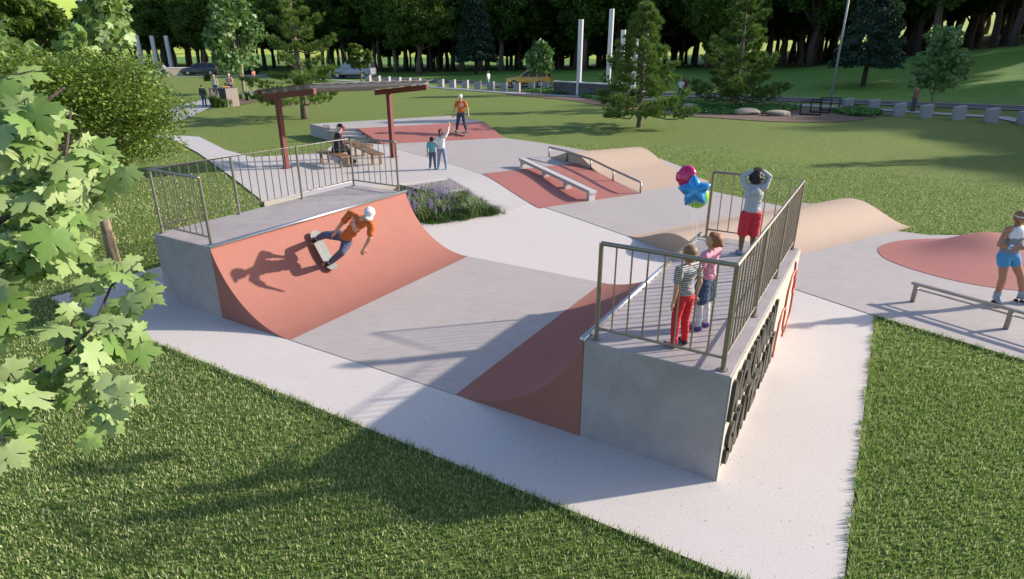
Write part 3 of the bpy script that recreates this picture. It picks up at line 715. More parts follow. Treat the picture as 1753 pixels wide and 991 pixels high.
# ------------------------------------------------------------------ the wood behind the road
protoA=[broadleaf('broadleaf_tree',17,4.6,5.6,(M['leaf_dark'],M['bark']),11,90,190,.42,trunk_r=.42),
        broadleaf('broadleaf_tree',19,5.4,5.0,(M['leaf_dark'],M['barkdark']),12,90,190,.42,trunk_r=.38),
        broadleaf('broadleaf_tree',16,4.2,6.2,(M['leaf_dark2'],M['bark']),13,95,190,.42,trunk_r=.45),
        broadleaf('broadleaf_tree',20,5.0,5.6,(M['leaf_dark'],M['barkdark']),14,100,190,.42,trunk_r=.40)]
used=set()
WOODG='trees of the dark wood'
def plant(x,y,k,s=1.0,label=None,group=WOODG,z=None):
    src=protoA[k]
    t=src if k not in used else copy_tree(src); used.add(k)
    put(t,x,y,Tz((x,y)) if z is None else z,random.random()*6.28,s)
    tag(t,label or 'tall dark broadleaf tree of the shaded wood behind the road','tree',group); return t
random.seed(5)
hand=[((720,128),2,.78,'dark spreading tree with a forked pale trunk left of the dark conifer'),((677,124),0,.8,'dark tree with a slim pale trunk just left of the forked tree'),
      ((1335,112),2,.9,None),((1410,105),0,.9,None)]
for (u,v),k,s,lb in hand:
    x,y,z=GT(u,v); plant(x,y,k,s,lb)
for a in np.arange(64,215,7.6):
    for b in np.arange(-175,120,7.2):
        aa=a+random.uniform(-2.6,2.6); bb=b+random.uniform(-2.6,2.6)
        if aa<np.interp(bb,[-120,-86,-50,-25],[66,67,84,89]): continue
        if bb<-62 and a>112: continue
        if -62<=bb<-20 and a>150: continue
        x,y=ab(aa,bb)
        if x>.92*y+8 or x<-.63*y: continue
        plant(x,y,random.randrange(4),random.uniform(.85,1.15)*(0.84 if bb<-70 else 1.0)*(1.12 if bb>0 else 1))
# wood continuing outside the right edge: it shades the grass hill and the road
for a,b in [(60,52),(63,60),(58,67),(66,72),(61,80),(56,60),(70,62),(72,50),(75,42),(70,90),(57,88),(80,60),(64,45),(76,72),(53.5,74),(68,54),(78,50),(84,40),(55,66),(59,74),(62,92),(68,96),(74,84),(82,66),(86,52),(54,84),(60,100),(67,108),(76,100),(86,80),(92,96)]:
    x,y=ab(a,b); plant(x,y,random.randrange(4),random.uniform(.95,1.15))
put(c1:=conifer('conifer_tree',13,2.4,3.1,(M['leaf_blue'],M['barkdark']),21,.34,12000),*GT(1477,147)); tag(c1,'blue grey conifer on the grass hill left of the young maple','tree')
c2=copy_tree(c1); put(c2,*GT(815,127),1.3,1.05); tag(c2,'dark conifer with a thin trunk beyond the footpath, behind the white shirted walker','tree')
c3=broadleaf('round_tree',4.6,1.5,1.7,(M['leaf_dark2'],M['bark']),33,40,160,.2,trunk_r=.10); put(c3,*GT(619,140)); tag(c3,'small round tree in front of the rear of the grey van','tree')
c4=copy_tree(c3); x,y,z=GT(1003,118); put(c4,x,y,z,1,1.6); tag(c4,'dark rounded shrub like tree between the two tallest white columns','tree')
c5=copy_tree(c3); x,y,z=GT(1240,120); put(c5,x,y,z,2,2.2); tag(c5,'bushy dark tree right of the near pine at the wood edge','tree')
for i in range(150):
    aa=random.uniform(92,185); bb=random.uniform(-30,75)
    if i>95: aa=random.uniform(98,145); bb=random.uniform(-95,-25); x,y=ab(aa,bb)
    if abs(x)>.9*y: continue
    q_=copy_tree(c3); put(q_,x,y,Tz((x,y))-1.2*random.random(),i,random.uniform(1.5,2.6)); tag(q_,'low dark understorey tree among the trunks of the shaded wood','tree','understorey trees of the dark wood')
# meadow hills far away
def hill(name,cx_,cy_,rx,ry,h,mat,rot=0):
    vv=[];ff=[];n=40;m_=40
    for i in range(n+1):
        for j in range(m_+1):
            u=-1+2*i/n; w_=-1+2*j/m_; d=math.hypot(u,w_); z=h*float(sm(1-d))*(1+.1*math.sin(u*7+w_*3)); x=u*rx;y=w_*ry
            X=cx_+x*math.cos(rot)-y*math.sin(rot);Y=cy_+x*math.sin(rot)+y*math.cos(rot); vv.append((X,Y,z+Tz((X,Y))-1))
    ff=[(i*(m_+1)+j,(i+1)*(m_+1)+j,(i+1)*(m_+1)+j+1,i*(m_+1)+j+1) for i in range(n) for j in range(m_)]
    o=MB().add(vv,ff).build(name,mat,fix=False,smooth=True); tag(o,kind='structure'); return o
def mkhill():
    q=NT('hill_meadow'); p=q.n('ShaderNodeNewGeometry').outputs['Position']; a=q.noise(p,.035,5,.7); b_=q.noise(p,.12,5,.75,1.0)
    c=q.ramp(a,[(.3,(.20,.30,.04)),(.7,(.30,.38,.06))]); c=q.mix(q.ramp(b_,[(.6,(0,0,0)),(.66,(1,1,1))]),c,(.42,.38,.33)); q.base(c); q.b.inputs['Roughness'].default_value=.95; return q.m
M['hillm']=mkhill()
hill('far_hill',-430,470,230,200,64,M['hillm'],.2)
hill('far_hill',-260,760,260,200,55,M['hillm'],0)
hill('far_hill',-100,900,700,200,40,M['hillm'],0)

# ------------------------------------------------------------------ near and middle trees
p1=pine('pine_tree',5.75,44,2.3,.75,.85,True); put(p1,*GT(1093,217),.6); tag(p1,'young pine in the middle of the sunny lawn with low spreading branches','tree')
p2=pine('pine_tree',9.2,42,2.5,1.0,1.0,True); put(p2,*GT(521,203),2.0); tag(p2,'tall pine rising behind the pavilion roof','tree')
p3=pine('pine_tree',7.6,43,2.5,.7,1.1,True); put(p3,*GT(1257,185),4.1,1.05); tag(p3,'pine in the mulch bed beyond the boulders, left of the lamp pole','tree')
def maple(name,H,clear,rad,seed,n,ls,tr=.07,mat='leaf_maple2',lean=(0,0)):
    r=np.random.default_rng(seed); t=empty(name); mb=MB(); tk=crooked((0,0,-.2),(lean[0],lean[1],H*.9),6,.012,r); mb.tube(tk,[tr*(1.1-.16*i) for i in range(7)],8)
    cl=[]
    for i in range(26):
        u=unit(1,r)[0]; k=r.uniform(.45,1)**.6; f=(u[2]+1)/2; w_=(1-.45*f); cl.append(((u[0]*rad*k*w_)+lean[0]*.6,(u[1]*rad*k*w_)+lean[1]*.6,(H+clear)/2+u[2]*(H-clear)/2*k))
    cl=np.array(cl)
    for i in range(12): z0=clear*.7+r.uniform(0,.5)*(H-clear); f=z0/(H*.9); mb.tube(crooked((lean[0]*f,lean[1]*f,z0),cl[i],3,.05,r),[tr*.5,tr*.35,tr*.22,.008],5)
    mb.build('trunk',M['barkpale'],t,smooth=True,fix=False)
    pos=cl[r.integers(0,26,n)]+unit(n,r)*(r.uniform(.1,1,n)**.5)[:,None]*rad*.42
    v,f=lobed(pos,ls,r,.7); npmesh('crown',v,f,M[mat],t); return t
m1=maple('maple_tree',4.2,1.9,1.2,51,1500,.24,.06); put(m1,*GT(925,163),.5); tag(m1,'small bright maple in the mulch bed in front of the yellow car','tree')
m2=maple('maple_tree',5.2,1.35,1.75,52,1500,.28,.07); put(m2,*GT(1592,184),1.5,.98); tag(m2,'young maple beside the standing man in the brown jacket','tree')
m3=maple('maple_tree',9.0,1.6,2.5,53,2600,.36,.14); put(m3,*GT(418,161),2.5); tag(m3,'leafy maple with a leaning pale trunk beside the boulder bed','tree')
m4=maple('maple_tree',5.6,.6,1.5,54,3000,.26,.08,'leaf_maple'); x,y,z=GT(232,300); put(m4,x-.2,y,z,1); tag(m4,'pale green maple with dense foliage behind the fine leaved tree','tree')
m5=maple('maple_tree',4.8,.6,1.5,55,2000,.26,.08,'leaf_maple'); x,y,z=GT(40,330); put(m5,x,y,z,3); tag(m5,'pale green maple at the left edge behind the fine leaved tree','tree')
for i,(u,v,s) in enumerate([(60,150,1.25),(120,150,1.1),(10,160,1.3),(175,150,1.0)]):
    c_=copy_tree(c3); x,y,z=GT(u,v); put(c_,x,y,z,i,s*1.7); tag(c_,'dark round tree %s from the left in the row beyond the left lawn'%ordn([1,2,0,3][i]),'tree','round trees beyond the left lawn')
for a_,(x,y,s) in enumerate([(25.2,26.3,.9),(31,32.5,.95),(37,35.5,.9)]):
    q_=copy_tree(p2 if a_!=1 else p3); put(q_,x,y,Tz((x,y)),a_*2.1,s*.72); tag(q_,['pine just outside the right edge shading the sunny lawn','pine outside the right edge beyond the nearest one','farthest pine outside the right edge by the bollards'][a_],'tree','pines outside the right edge')
def finetree():
    r=np.random.default_rng(61); b=GT(197,452); t=empty('garden_tree',(b[0],b[1],b[2])); tag(t,'large fine leaved tree with a bare leaning trunk left of the left quarter pipe','tree')
    # crown centre from its place in the picture, about the trunk's own distance
    C_=np.array(onplane(120,186,(b[0],b[1]+.3,0),(0,1,0)))-np.array(b); F=np.array(onplane(166,322,(b[0],b[1],0),(0,1,0)))-np.array(b)
    mb=MB(); mb.tube([(0,0,-.15),(F[0]*.45,0,F[2]*.5),tuple(F)],[.125,.095,.08],10)
    cl=[];nC=75
    for i in range(nC):
        u=unit(1,r)[0]; k=r.uniform(.25,1)**.55; cl.append(C_+np.array((u[0]*1.9,u[1]*1.4,u[2]*1.15))*k)
    cl=np.array(cl)
    for i in range(16): mb.tube(crooked(F,cl[i],4,.06,r),[.05,.035,.024,.015,.006],6)
    mb.build('trunk',M['barkpale'],t,smooth=True,fix=False)
    n=50000; ci=r.integers(0,nC,n); off=unit(n,r)*(r.uniform(.05,1,n)**.5)[:,None]*np.array((.62,.62,.26)); pos=cl[ci]+off; pos[:,2]-=.18*(off[:,0]**2+off[:,1]**2)
    v,f=leaves(pos,.062,None,.2,.75,r,flat=1.1); npmesh('crown',v,f,M['leaf_fine'],t)
finetree()

# ------------------------------------------------------------------ the maple whose branches hang into the picture
def nearmaple():
    r=np.random.default_rng(77); t=empty('maple_tree',(-4.2,1.6,0)); tag(t,'maple with large pale leaves hanging into the picture from the left','tree')
    base=Vector((-4.2,1.6,0)); mb=MB(); mb.tube([(0,0,-.1),(.05,.05,1.8),(.2,.1,3.6),(.25,.2,6)],[.16,.13,.10,.05],10)
    mb.build('trunk',M['bark'],t,smooth=True,fix=False)
    def W(u,v,d): q_=ray(u,v); return Vector(q_*d+np.array([0,0,CH]))-base
    br=[ # branch lines: (photo column, row, distance along the ray)
        ([(-160,420,3.0),(-40,300,2.6),(40,200,2.5),(110,150,2.5)],.020),
        ([(-160,460,3.0),(-20,390,2.6),(60,340,2.55),(110,290,2.5),(122,185,2.6)],.018),
        ([(60,340,2.55),(120,300,2.55),(200,262,2.6)],.008),
        ([(-140,760,2.7),(10,668,2.5),(40,648,2.45),(110,610,2.5),(160,560,2.55),(190,490,2.6),(235,450,2.7)],.013),
        ([(110,610,2.5),(128,535,2.5),(165,480,2.6)],.009),
        ([(-40,690,2.4),(20,684,2.4),(110,686,2.45),(135,686,2.5)],.008),
        ([(-160,560,2.6),(-60,520,2.3),(0,470,2.2)],.014),([(-160,700,2.6),(-60,700,2.3),(0,690,2.2)],.012),
        ([(-150,200,3.0),(-20,140,2.6),(60,120,2.6)],.012)]
    mb=MB()
    for pts,rr in br: P_=[W(*p) for p in pts]; mb.tube(P_,[rr*(1-.75*i/(len(P_)-1)) for i in range(len(P_))],7)
    L=[]   # leaf clusters: column, row, spread, count, distance, leaf size
    cl=[(48,165,30,8,2.5,.21),(20,150,26,8,2.5,.19),(10,230,40,18,2.45,.20),(60,190,24,5,2.45,.2),(-20,190,40,15,2.7,.2),(60,270,38,12,2.5,.2),(15,320,42,15,2.5,.2),(90,310,34,10,2.5,.19),(150,250,30,8,2.6,.18),(130,285,34,10,2.55,.18),(190,290,24,6,2.65,.17),
        (60,380,44,17,2.5,.2),(10,400,36,14,2.45,.2),(110,370,34,12,2.5,.19),(145,340,26,7,2.6,.17),(60,430,34,8,2.45,.19),(100,425,22,4,2.5,.18),(-30,450,50,22,2.4,.2),
        (2,490,20,6,2.3,.2),(-5,560,22,6,2.3,.2),(12,640,24,7,2.25,.19),(8,700,22,6,2.2,.19),(0,760,22,6,2.15,.19),(-40,640,30,9,2.2,.2),
        (205,455,20,6,2.7,.16),(245,478,16,4,2.7,.15),(225,515,22,7,2.7,.17),(165,478,20,5,2.65,.16),(130,520,20,4,2.55,.15),(190,540,26,8,2.6,.17),(110,570,26,7,2.55,.17),(170,590,26,8,2.5,.17),(225,570,18,5,2.6,.17),(100,640,28,9,2.45,.17),(145,640,26,8,2.45,.17),(175,700,26,9,2.4,.17),(195,665,18,5,2.4,.17),(150,745,12,2,2.4,.17),(70,655,18,4,2.45,.15)]
    parts=[]
    for u,v,s,n,d,ls in cl:
        P_=np.array([tuple(W(u+r.normal()*s*.55,v+r.normal()*s*.55,d+r.normal()*.09)) for _ in range(int(n*1.0))])
        cen_=np.array(W(u,v,d))
        parts.append(lobed(P_,ls*.64,r,1.0,(.55,-.55,.35),.2))
        for p in P_:
            if r.uniform()<.6: mb.tube([Vector(cen_)*.5+Vector(p)*.5+Vector((0,0,.02)),Vector(p)],[.0028,.0018],4)
    mb.build('branch',M['barkdark'],t,smooth=True,fix=False)
    v,f=join(parts); o=npmesh('foliage',v,f,M['leaf_maple'],t)
nearmaple()

# ------------------------------------------------------------------ grass blades on the near lawns (too many to count)
def blades():
    r=np.random.default_rng(3)
    polys=[SLAB_LOW,BR,SLAB_UP,PIT,[ab(0,0),ab(0,WOUT),ab(QL,WOUT),ab(QL,0)]]
    V=[];n0=0
    def field(x0,x1,y0,y1,dens,h,wd,rmin,rmax):
        n=int((x1-x0)*(y1-y0)*dens); x=r.uniform(x0,x1,n);y=r.uniform(y0,y1,n); d=np.hypot(x,y)
        ok=(d>=rmin)&(d<rmax)&(x>-.95*y-1.5)&(x<.95*y+1.5)
        x,y=x[ok],y[ok]; jx=r.normal(0,.016,len(x)); jy=r.normal(0,.016,len(x)); bad=np.zeros(len(x),bool)
        for P_ in polys:
            bad|=pip(x+jx,y+jy,P_)
        bad|=(r.uniform(0,1,len(x))<np.clip((np.hypot(x,y)-rmax*.86)/(rmax*.14),0,1)) if rmax>25 else False
        x,y=x[~bad],y[~bad]; n=len(x); z=T(x,y)-.03
        ph=r.uniform(0,6.283,n); hh=h*r.uniform(.55,1.25,n); ww=wd*r.uniform(.7,1.3,n); ln=r.uniform(.05,.55,n)*hh; dph=r.uniform(0,6.283,n)
        tx,ty=np.cos(ph)*ww,np.sin(ph)*ww; lx,ly=np.cos(dph)*ln,np.sin(dph)*ln
        v=np.stack([np.stack([x-tx,y-ty,z],1),np.stack([x+tx,y+ty,z],1),np.stack([x+tx*.7+lx*.4,y+ty*.7+ly*.4,z+hh*.6],1),np.stack([x+lx,y+ly,z+hh],1)],1)
        return v.reshape(-1,3)
    parts=[field(-9,12,1.5,12,2900,.048,.0066,0,9.5),field(-14,14,3,16,1500,.048,.0085,9.5,13),field(-18,18,6,22,650,.05,.012,13,18),field(-26,26,8,30,260,.045,.016,18,27)]
    # fringe leaning over the slab edges
    for p,q_,sd_ in ((ne[0],EXT,1),(re_[0],EXT,-1),(re_[0],(7.24,7.73),1)):
        p=np.array(p);q_=np.array(q_); L_=np.hypot(*(q_-p)); n=int(L_*330); d=(q_-p)/L_; nn=np.array([-d[1],d[0]])
        cen_=np.array([2.,6.]) if sd_>0 else np.array([1.,6.])
        mid_=(p+q_)/2; nn=nn if nn@(np.array((1.0,7.0))-mid_)>0 else -nn
        if q_[0]>7: nn=-nn if nn@(np.array((8.0,10.0))-mid_)<0 else nn
        t=r.uniform(0,L_,n); wv=.018*np.sin(t*7)+.012*np.sin(t*23); c=p+d*t[:,None]+nn*(wv-.03+r.normal(0,.02,n))[:,None]
        x,y=c[:,0],c[:,1]; z=T(x,y)-.02; ph=r.uniform(0,6.283,n); hh=r.uniform(.03,.085,n); tx,ty=np.cos(ph)*.005,np.sin(ph)*.005; l=nn*(r.uniform(-.1,.75,n)*hh)[:,None]
        parts.append(np.stack([np.stack([x-tx,y-ty,z],1),np.stack([x+tx,y+ty,z],1),np.stack([x+tx*.7+l[:,0]*.5,y+ty*.7+l[:,1]*.5,z+hh*.6],1),np.stack([x+l[:,0],y+l[:,1],z+hh],1)],1).reshape(-1,3))
    v=np.concatenate(parts); f=np.arange(len(v)).reshape(-1,4)
    o=npmesh('grass_blades',v,f,M['blade']); tag(o,kind='stuff')
blades()
# ------------------------------------------------------------------ people
def fused(name,mb,mats,parent,vox,smooth=3,matf=None,inv=None):
    me=bpy.data.meshes.new('tmp'); me.from_pydata(mb.v,[],mb.f); 
    bm=bmesh.new(); bm.from_mesh(me); bmesh.ops.remove_doubles(bm,verts=bm.verts,dist=1e-6); bmesh.ops.recalc_face_normals(bm,faces=bm.faces); bm.to_mesh(me); bm.free()
    o=bpy.data.objects.new('tmp',me); COL.objects.link(o)
    r=o.modifiers.new('r','REMESH'); r.mode='VOXEL'; r.voxel_size=vox; r.use_smooth_shade=True
    s=o.modifiers.new('s','SMOOTH'); s.iterations=smooth; s.factor=.5
    dg=bpy.context.evaluated_depsgraph_get(); dg.update(); m2=bpy.data.meshes.new_from_object(o.evaluated_get(dg))
    COL.objects.unlink(o); bpy.data.objects.remove(o); m2.name=name
    m2.materials.clear(); m2.materials.append(mats); m2.shade_smooth()
    o=bpy.data.objects.new(name,m2); COL.objects.link(o); o.parent=parent
    return o
def skin(name,c):
    q=NT(name); q.base(c); q.b.inputs['Roughness'].default_value=.5; q.b.inputs['Subsurface Weight'].default_value=.15; q.b.inputs['Subsurface Scale'].default_value=.02; q.b.inputs['Subsurface Radius'].default_value=(1,.35,.2); return q.m
SK={'light':skin('light_skin',(.52,.28,.18)),'tan':skin('tanned_skin',(.36,.17,.10)),'brown':skin('brown_skin',(.17,.085,.05))}
def folds(m,ob=7.0,st=.75):
    t=m.node_tree; b=t.nodes['Principled BSDF']; tc=t.nodes.new('ShaderNodeTexCoord'); mp=t.nodes.new('ShaderNodeMapping'); mp.inputs['Scale'].default_value=(1,1,2.4); mp.inputs['Rotation'].default_value=(.4,.5,0)
    n=t.nodes.new('ShaderNodeTexNoise'); n.inputs['Scale'].default_value=ob; n.inputs['Detail'].default_value=3; n.inputs['Distortion'].default_value=1.2
    u=t.nodes.new('ShaderNodeBump'); u.inputs['Strength'].default_value=st; u.inputs['Distance'].default_value=.05
    t.links.new(tc.outputs['Object'],mp.inputs[0]); t.links.new(mp.outputs[0],n.inputs['Vector']); t.links.new(n.outputs[0],u.inputs['Height']); t.links.new(u.outputs[0],b.inputs['Normal']); return m
def cloth(name,c,var=.12,sc_=25): return folds(simple(name,c,.85,0,var,sc_,0))
MC={}
def C_(name,c,**k):
    if name not in MC: MC[name]=cloth(name,c,**k)
    return MC[name]
denim=C_('blue_denim',(.085,.10,.16),var=.3); denimdk=C_('dark_denim',(.05,.055,.09),var=.3); white=C_('white_cloth',(.70,.69,.67)); blackc=C_('black_cloth',(.02,.02,.024))
hairm=lambda n,c: simple(n,c,.55,0,.5,60,.6)
HB=hairm('brown_hair',(.055,.025,.012)); HK=hairm('black_hair',(.012,.010,.009)); HG=hairm('golden_brown_hair',(.22,.12,.045)); HA=hairm('auburn_hair',(.24,.095,.035)); HW=hairm('grey_hair',(.45,.42,.38))
DEF=dict(pel=(0,0,.53),spi=(0,.005,.62),che=(0,0,.73),nec=(0,-.01,.825),hed=(0,.012,.925),
 shR=(.105,-.01,.80),elR=(.135,-.02,.625),wrR=(.145,.03,.485),haR=(.145,.045,.44),hiR=(.052,0,.50),knR=(.06,.015,.275),anR=(.065,-.01,.045),toR=(.075,.085,.018))
for k in list(DEF):
    if k.endswith('R'): x,y,z=DEF[k]; DEF[k[:-1]+'L']=(-x,y,z)
KID=lambda J: {k:(x*1.05,y,z*(.97 if k!='hed' else .972)) for k,(x,y,z) in J.items()}
def hand(mb,wr,ha,side,pn,h,curl=.35):
    """palm plus five separate bent fingers, each closed on the fused palm"""
    d=(ha-wr).normalized(); n=pn.normalized(); s=d.cross(n).normalized()*side
    pc=wr+d*.026*h; mb.capsule(wr,.0135*h,wr+d*.045*h,.017*h,10)
    for i,(o_,L) in enumerate(((-.016,.040),(-.0055,.046),(.005,.043),(.0145,.034))):
        b=wr+d*.046*h+s*o_*h; k=b+d*L*.5*h; e=k+(d*(1-curl)+n*curl).normalized()*L*.55*h
        mb.tube([b-d*.01*h,b,k,e],[.0062*h,.0062*h,.0056*h,.004*h],7)
    b=wr+d*.015*h-s*.014*h; k=b+(d*.5-s*.8).normalized()*.022*h; e=k+(d*.9-s*.25+n*.2).normalized()*.024*h; mb.tube([wr+d*.01*h,b,k,e],[.008*h,.0078*h,.0066*h,.0048*h],7)
def person(label,pos,h,J,rz=0,skin_='light',top=None,bottom=None,shoes=None,hair=None,hat=None,kid=False,extra=None,frame=None,facev=None,world=None,lod=1,group=None,armless=False,upv=None,grp=None):
    t=empty('person',pos); tag(t,label,'person',group)
    if world is None:
        D=dict(DEF); 
        if kid: D=KID(D)
        D.update(J or {}); cr,sr=math.cos(rz),math.sin(rz)
        X=Vector((cr,sr,0));Y=Vector((-sr,cr,0));Z=Vector((0,0,1))
        P={k:(X*v[0]+Y*v[1]+Z*v[2])*h for k,v in D.items()}
        fwd=Y
    else:
        P={k:Vector(v)-Vector(pos) for k,v in world.items()}; fwd=Vector(frame)
    face=(Vector(facev) if facev is not None else fwd).normalized()
    up=(P['nec']-P['pel']).normalized(); right=(P['shR']-P['shL']).normalized(); fw=up.cross(right)
    if fw.dot(fwd)<0: fw=-fw
    hr=1.22 if kid else 1.0
    Mt=Matrix((right,fw,up)).transposed().to_4x4()
    hup=(Vector(upv) if upv is not None else (P['hed']-P['nec'])).normalized(); fr=face.cross(hup).normalized(); ff_=hup.cross(fr).normalized()
    Mh=Matrix((fr,ff_,hup)).transposed().to_4x4()
    def torso(mb,k,z0=0):
        mb.sphere(P['che']+up*.01*h,(.098*h*k,.064*h*k,.10*h),16,12,M=Mt)
        mb.sphere((P['che']+P['spi'])/2,(.085*h*k,.058*h*k,.09*h),16,12,M=Mt)
        mb.sphere(P['spi']-up*.02*h,(.083*h*k,.06*h*k,.085*h),16,12,M=Mt)
        mb.capsule(P['shL'],.038*h*k,P['shR'],.038*h*k) if z0==0 else mb.capsule(P['shL'].lerp(P['shR'],.22),.036*h,P['shR'].lerp(P['shL'],.22),.036*h)
    def hips(mb,k):
        mb.sphere(P['pel'],(.092*h*k,.068*h*k,.066*h),16,12,M=Mt)
    def arm(mb,S,k,f0=0,f1=2):
        a,b,c=P['sh'+S],P['el'+S],P['wr'+S]
        mb.capsule(a,.031*h*k,a.lerp(b,min(1,f1)),(.031+(.024-.031)*min(1,f1))*h*k*(1.0 if f1>=1 else 1.12))
        if f1>1: mb.capsule(b,.0245*h*k,b.lerp(c,f1-1),.0165*h*k*(1 if k==1 else 1.15))
    def leg(mb,S,k,f1=2,wide=1):
        a,b,c=P['hi'+S],P['kn'+S],P['an'+S]
        mb.capsule(a,.053*h*k,a.lerp(b,min(1,f1)),(.053-.018*min(1,f1))*h*k*(wide if f1<=1 else 1))
        if f1>1: mb.capsule(b,.0355*h*k,b.lerp(c,.35),.034*h*k); mb.capsule(b.lerp(c,.35),.034*h*k,b.lerp(c,f1-1),.021*h*k*(1.35 if k>1 else 1))
    vox=h*(.0075 if lod==1 else .016)
    # body
    mb=MB(); torso(mb,.93); hips(mb,.93); mb.capsule(P['nec']-up*.03*h,.034*h,P['hed']-hup*.03*h,.027*h)
    hc=P['hed']; mb.sphere(hc+hup*.012*h*hr,(.046*h*hr,.055*h*hr,.050*h*hr),16,12,M=Mh); mb.sphere(hc-hup*.018*h*hr+ff_*.012*h*hr,(.036*h*hr,.040*h*hr,.044*h*hr),14,10,M=Mh)
    mb.capsule(hc+hup*.004*h*hr+ff_*.050*h*hr,.006*h*hr,hc-hup*.012*h*hr+ff_*.058*h*hr,.0085*h*hr)
    for s in (-1,1): mb.sphere(hc+fr*.046*h*hr*s-hup*.002*h,(.006*h,.012*h,.016*h),8,6,M=Mh)
    for S in 'LR': arm(mb,S,1); leg(mb,S,1)
    for S in 'LR':
        if shoes is None or True: mb.capsule(P['an'+S],.022*h,P['to'+S],.017*h)
        mb.capsule(P['wr'+S],.0150*h,P['wr'+S].lerp(P['ha'+S],.7),.0135*h)
    body=fused('body',mb,SK[skin_],t,vox)
    if lod==1:
        hb=MB()
        for S,s in (('L',-1),('R',1)):
            pn=-fw if (P['ha'+S]-P['wr'+S]).normalized().dot(up)<.3 else fw
            pn=pn+right*(-s)*.8; hand(hb,P['wr'+S],P['ha'+S],s,pn,h*(1.15 if kid else 1))
        me=hb.build('tmp',None,smooth=True); bm=bmesh.new(); bm.from_mesh(body.data); bm.from_mesh(me.data); bm.to_mesh(body.data); bm.free(); bpy.data.objects.remove(me); body.data.shade_smooth()
        eb=MB()
        for s in (-1,1): eb.sphere(hc+fr*.017*h*hr*s+hup*.004*h*hr+ff_*.051*h*hr,(.0055*h*hr,.0035*h,.0035*h*hr),8,6,M=Mh)
        eb.build('eyes',blackc,t,smooth=True)
        lb=MB(); lb.sphere(hc-hup*.032*h*hr+ff_*.049*h*hr,(.012*h*hr,.004*h,.0035*h*hr),10,6,M=Mh); lb.build('mouth',simple('lips',(.35,.10,.08),.5,bumps=0) if 'lips' not in MC else MC['lips'],t,smooth=True)
    if bottom:
        kind,m=bottom; mb=MB(); hips(mb,1.10); mb.sphere(P['pel']+up*.02*h,(.088*h,.066*h,.05*h),16,12,M=Mt)
        for S in 'LR':
            if kind=='jeans': leg(mb,S,1.17,1.93)
            elif kind=='shorts': leg(mb,S,1.34,.98,1.35)
            elif kind=='hot': leg(mb,S,1.22,.30,1.0)
            elif kind=='leggings': leg(mb,S,1.07,1.96)
        if kind=='skirt':
            for S in 'LR': leg(mb,S,1.3,.62,1.6)
            a=(P['hiL']+P['hiR'])/2; mb.capsule(a,.075*h,a-up*.12*h,.088*h)
        fused({'jeans':'trousers','leggings':'leggings'}.get(kind,'skirt' if kind=='skirt' else 'shorts'),mb,m,t,vox*.9,2)
    if top:
        kind,m=top; mb=MB(); torso(mb,1.10,1 if kind=='tank' else 0); mb.sphere(P['pel']+up*.035*h,(.098*h,.075*h,.07*h),16,12,M=Mt); mb.sphere(P['spi'],(.094*h,.07*h,.08*h),16,12,M=Mt)
        f={'tee':.62,'long':1.93,'tank':0,'coat':1.95}[kind]
        if f:
            for S in 'LR': arm(mb,S,1.32 if kind!='long' else 1.3,0,f)
        if kind=='coat': mb.sphere(P['pel']-up*.03*h,(.108*h,.085*h,.10*h),16,12,M=Mt)
        o=fused({'tee':'shirt','long':'jumper','tank':'tank_top','coat':'coat'}[kind],mb,m,t,vox*.9,2)
    if shoes:
        for S in 'LR':
            a=P['an'+S];b=P['to'+S]; d=(b-a); d2=(d-hup*0); mb=MB(); heel=a-Vector((d.x,d.y,0)).normalized()*.012*h if abs(d.z)<abs(d.length)*.8 else a
            mb.capsule(a-(P['kn'+S]-a).normalized()*.0*h,.027*h,heel+(b-a)*.15+(a-P['kn'+S]).normalized()*.018*h,.025*h); mb.capsule(heel+(a-P['kn'+S]).normalized()*.018*h,.026*h,b,.022*h)
            o=fused('shoe',mb,shoes,t,vox*.8,1)
    if hair:
        style,m=hair; mb=MB()
        mb.sphere(hc+hup*.020*h*hr-ff_*.010*h*hr,(.051*h*hr,.054*h*hr,.050*h*hr),16,12,M=Mh)
        if style in('bob','long','short','curly','pony','braid'): mb.sphere(hc-hup*.004*h*hr-ff_*.022*h*hr,(.049*h*hr,.040*h*hr,.050*h*hr),14,10,M=Mh)
        if style=='bob': mb.sphere(hc-hup*.012*h*hr-ff_*.016*h*hr,(.053*h*hr,.042*h*hr,.050*h*hr),14,10,M=Mh)
        if style=='curly':
            rr=random.Random(4)
            for _ in range(90):
                v=Vector((rr.gauss(0,1),rr.gauss(-.35,.9),rr.gauss(.35,.9))).normalized(); mb.sphere(hc+hup*.014*h*hr+Mh.to_3x3()@Vector((v.x*.060,v.y*.062-.006,v.z*.058))*h*hr,.013*h*hr,8,6)
        if style=='pony': mb.capsule(hc-ff_*.06*h*hr+hup*.02*h,.020*h,hc-ff_*.085*h*hr-hup*.05*h,.024*h); mb.capsule(hc-ff_*.085*h*hr-hup*.05*h,.024*h,hc-ff_*.07*h-hup*.15*h,.008*h)
        if style=='bun': mb.sphere(hc+hup*.036*h*hr+ff_*.012*h*hr,(.046*h*hr,.044*h*hr,.030*h*hr),14,10,M=Mh); mb.sphere(hc-ff_*.062*h*hr+hup*.0*h,.020*h*hr,10,8); mb.sphere(hc-ff_*.022*h*hr,(.047*h*hr,.040*h*hr,.045*h*hr),14,10,M=Mh)
        if style=='braid':
            p=hc-hup*.03*h+fr*.045*h-ff_*.01*h
            for i in range(9): mb.sphere(p+(-hup*.018*i+ff_*.006*i)*h,(.013*h,.013*h,.014*h),8,6)
        fused('hair',mb,m,t,vox*.9,0 if style=='curly' else 1)
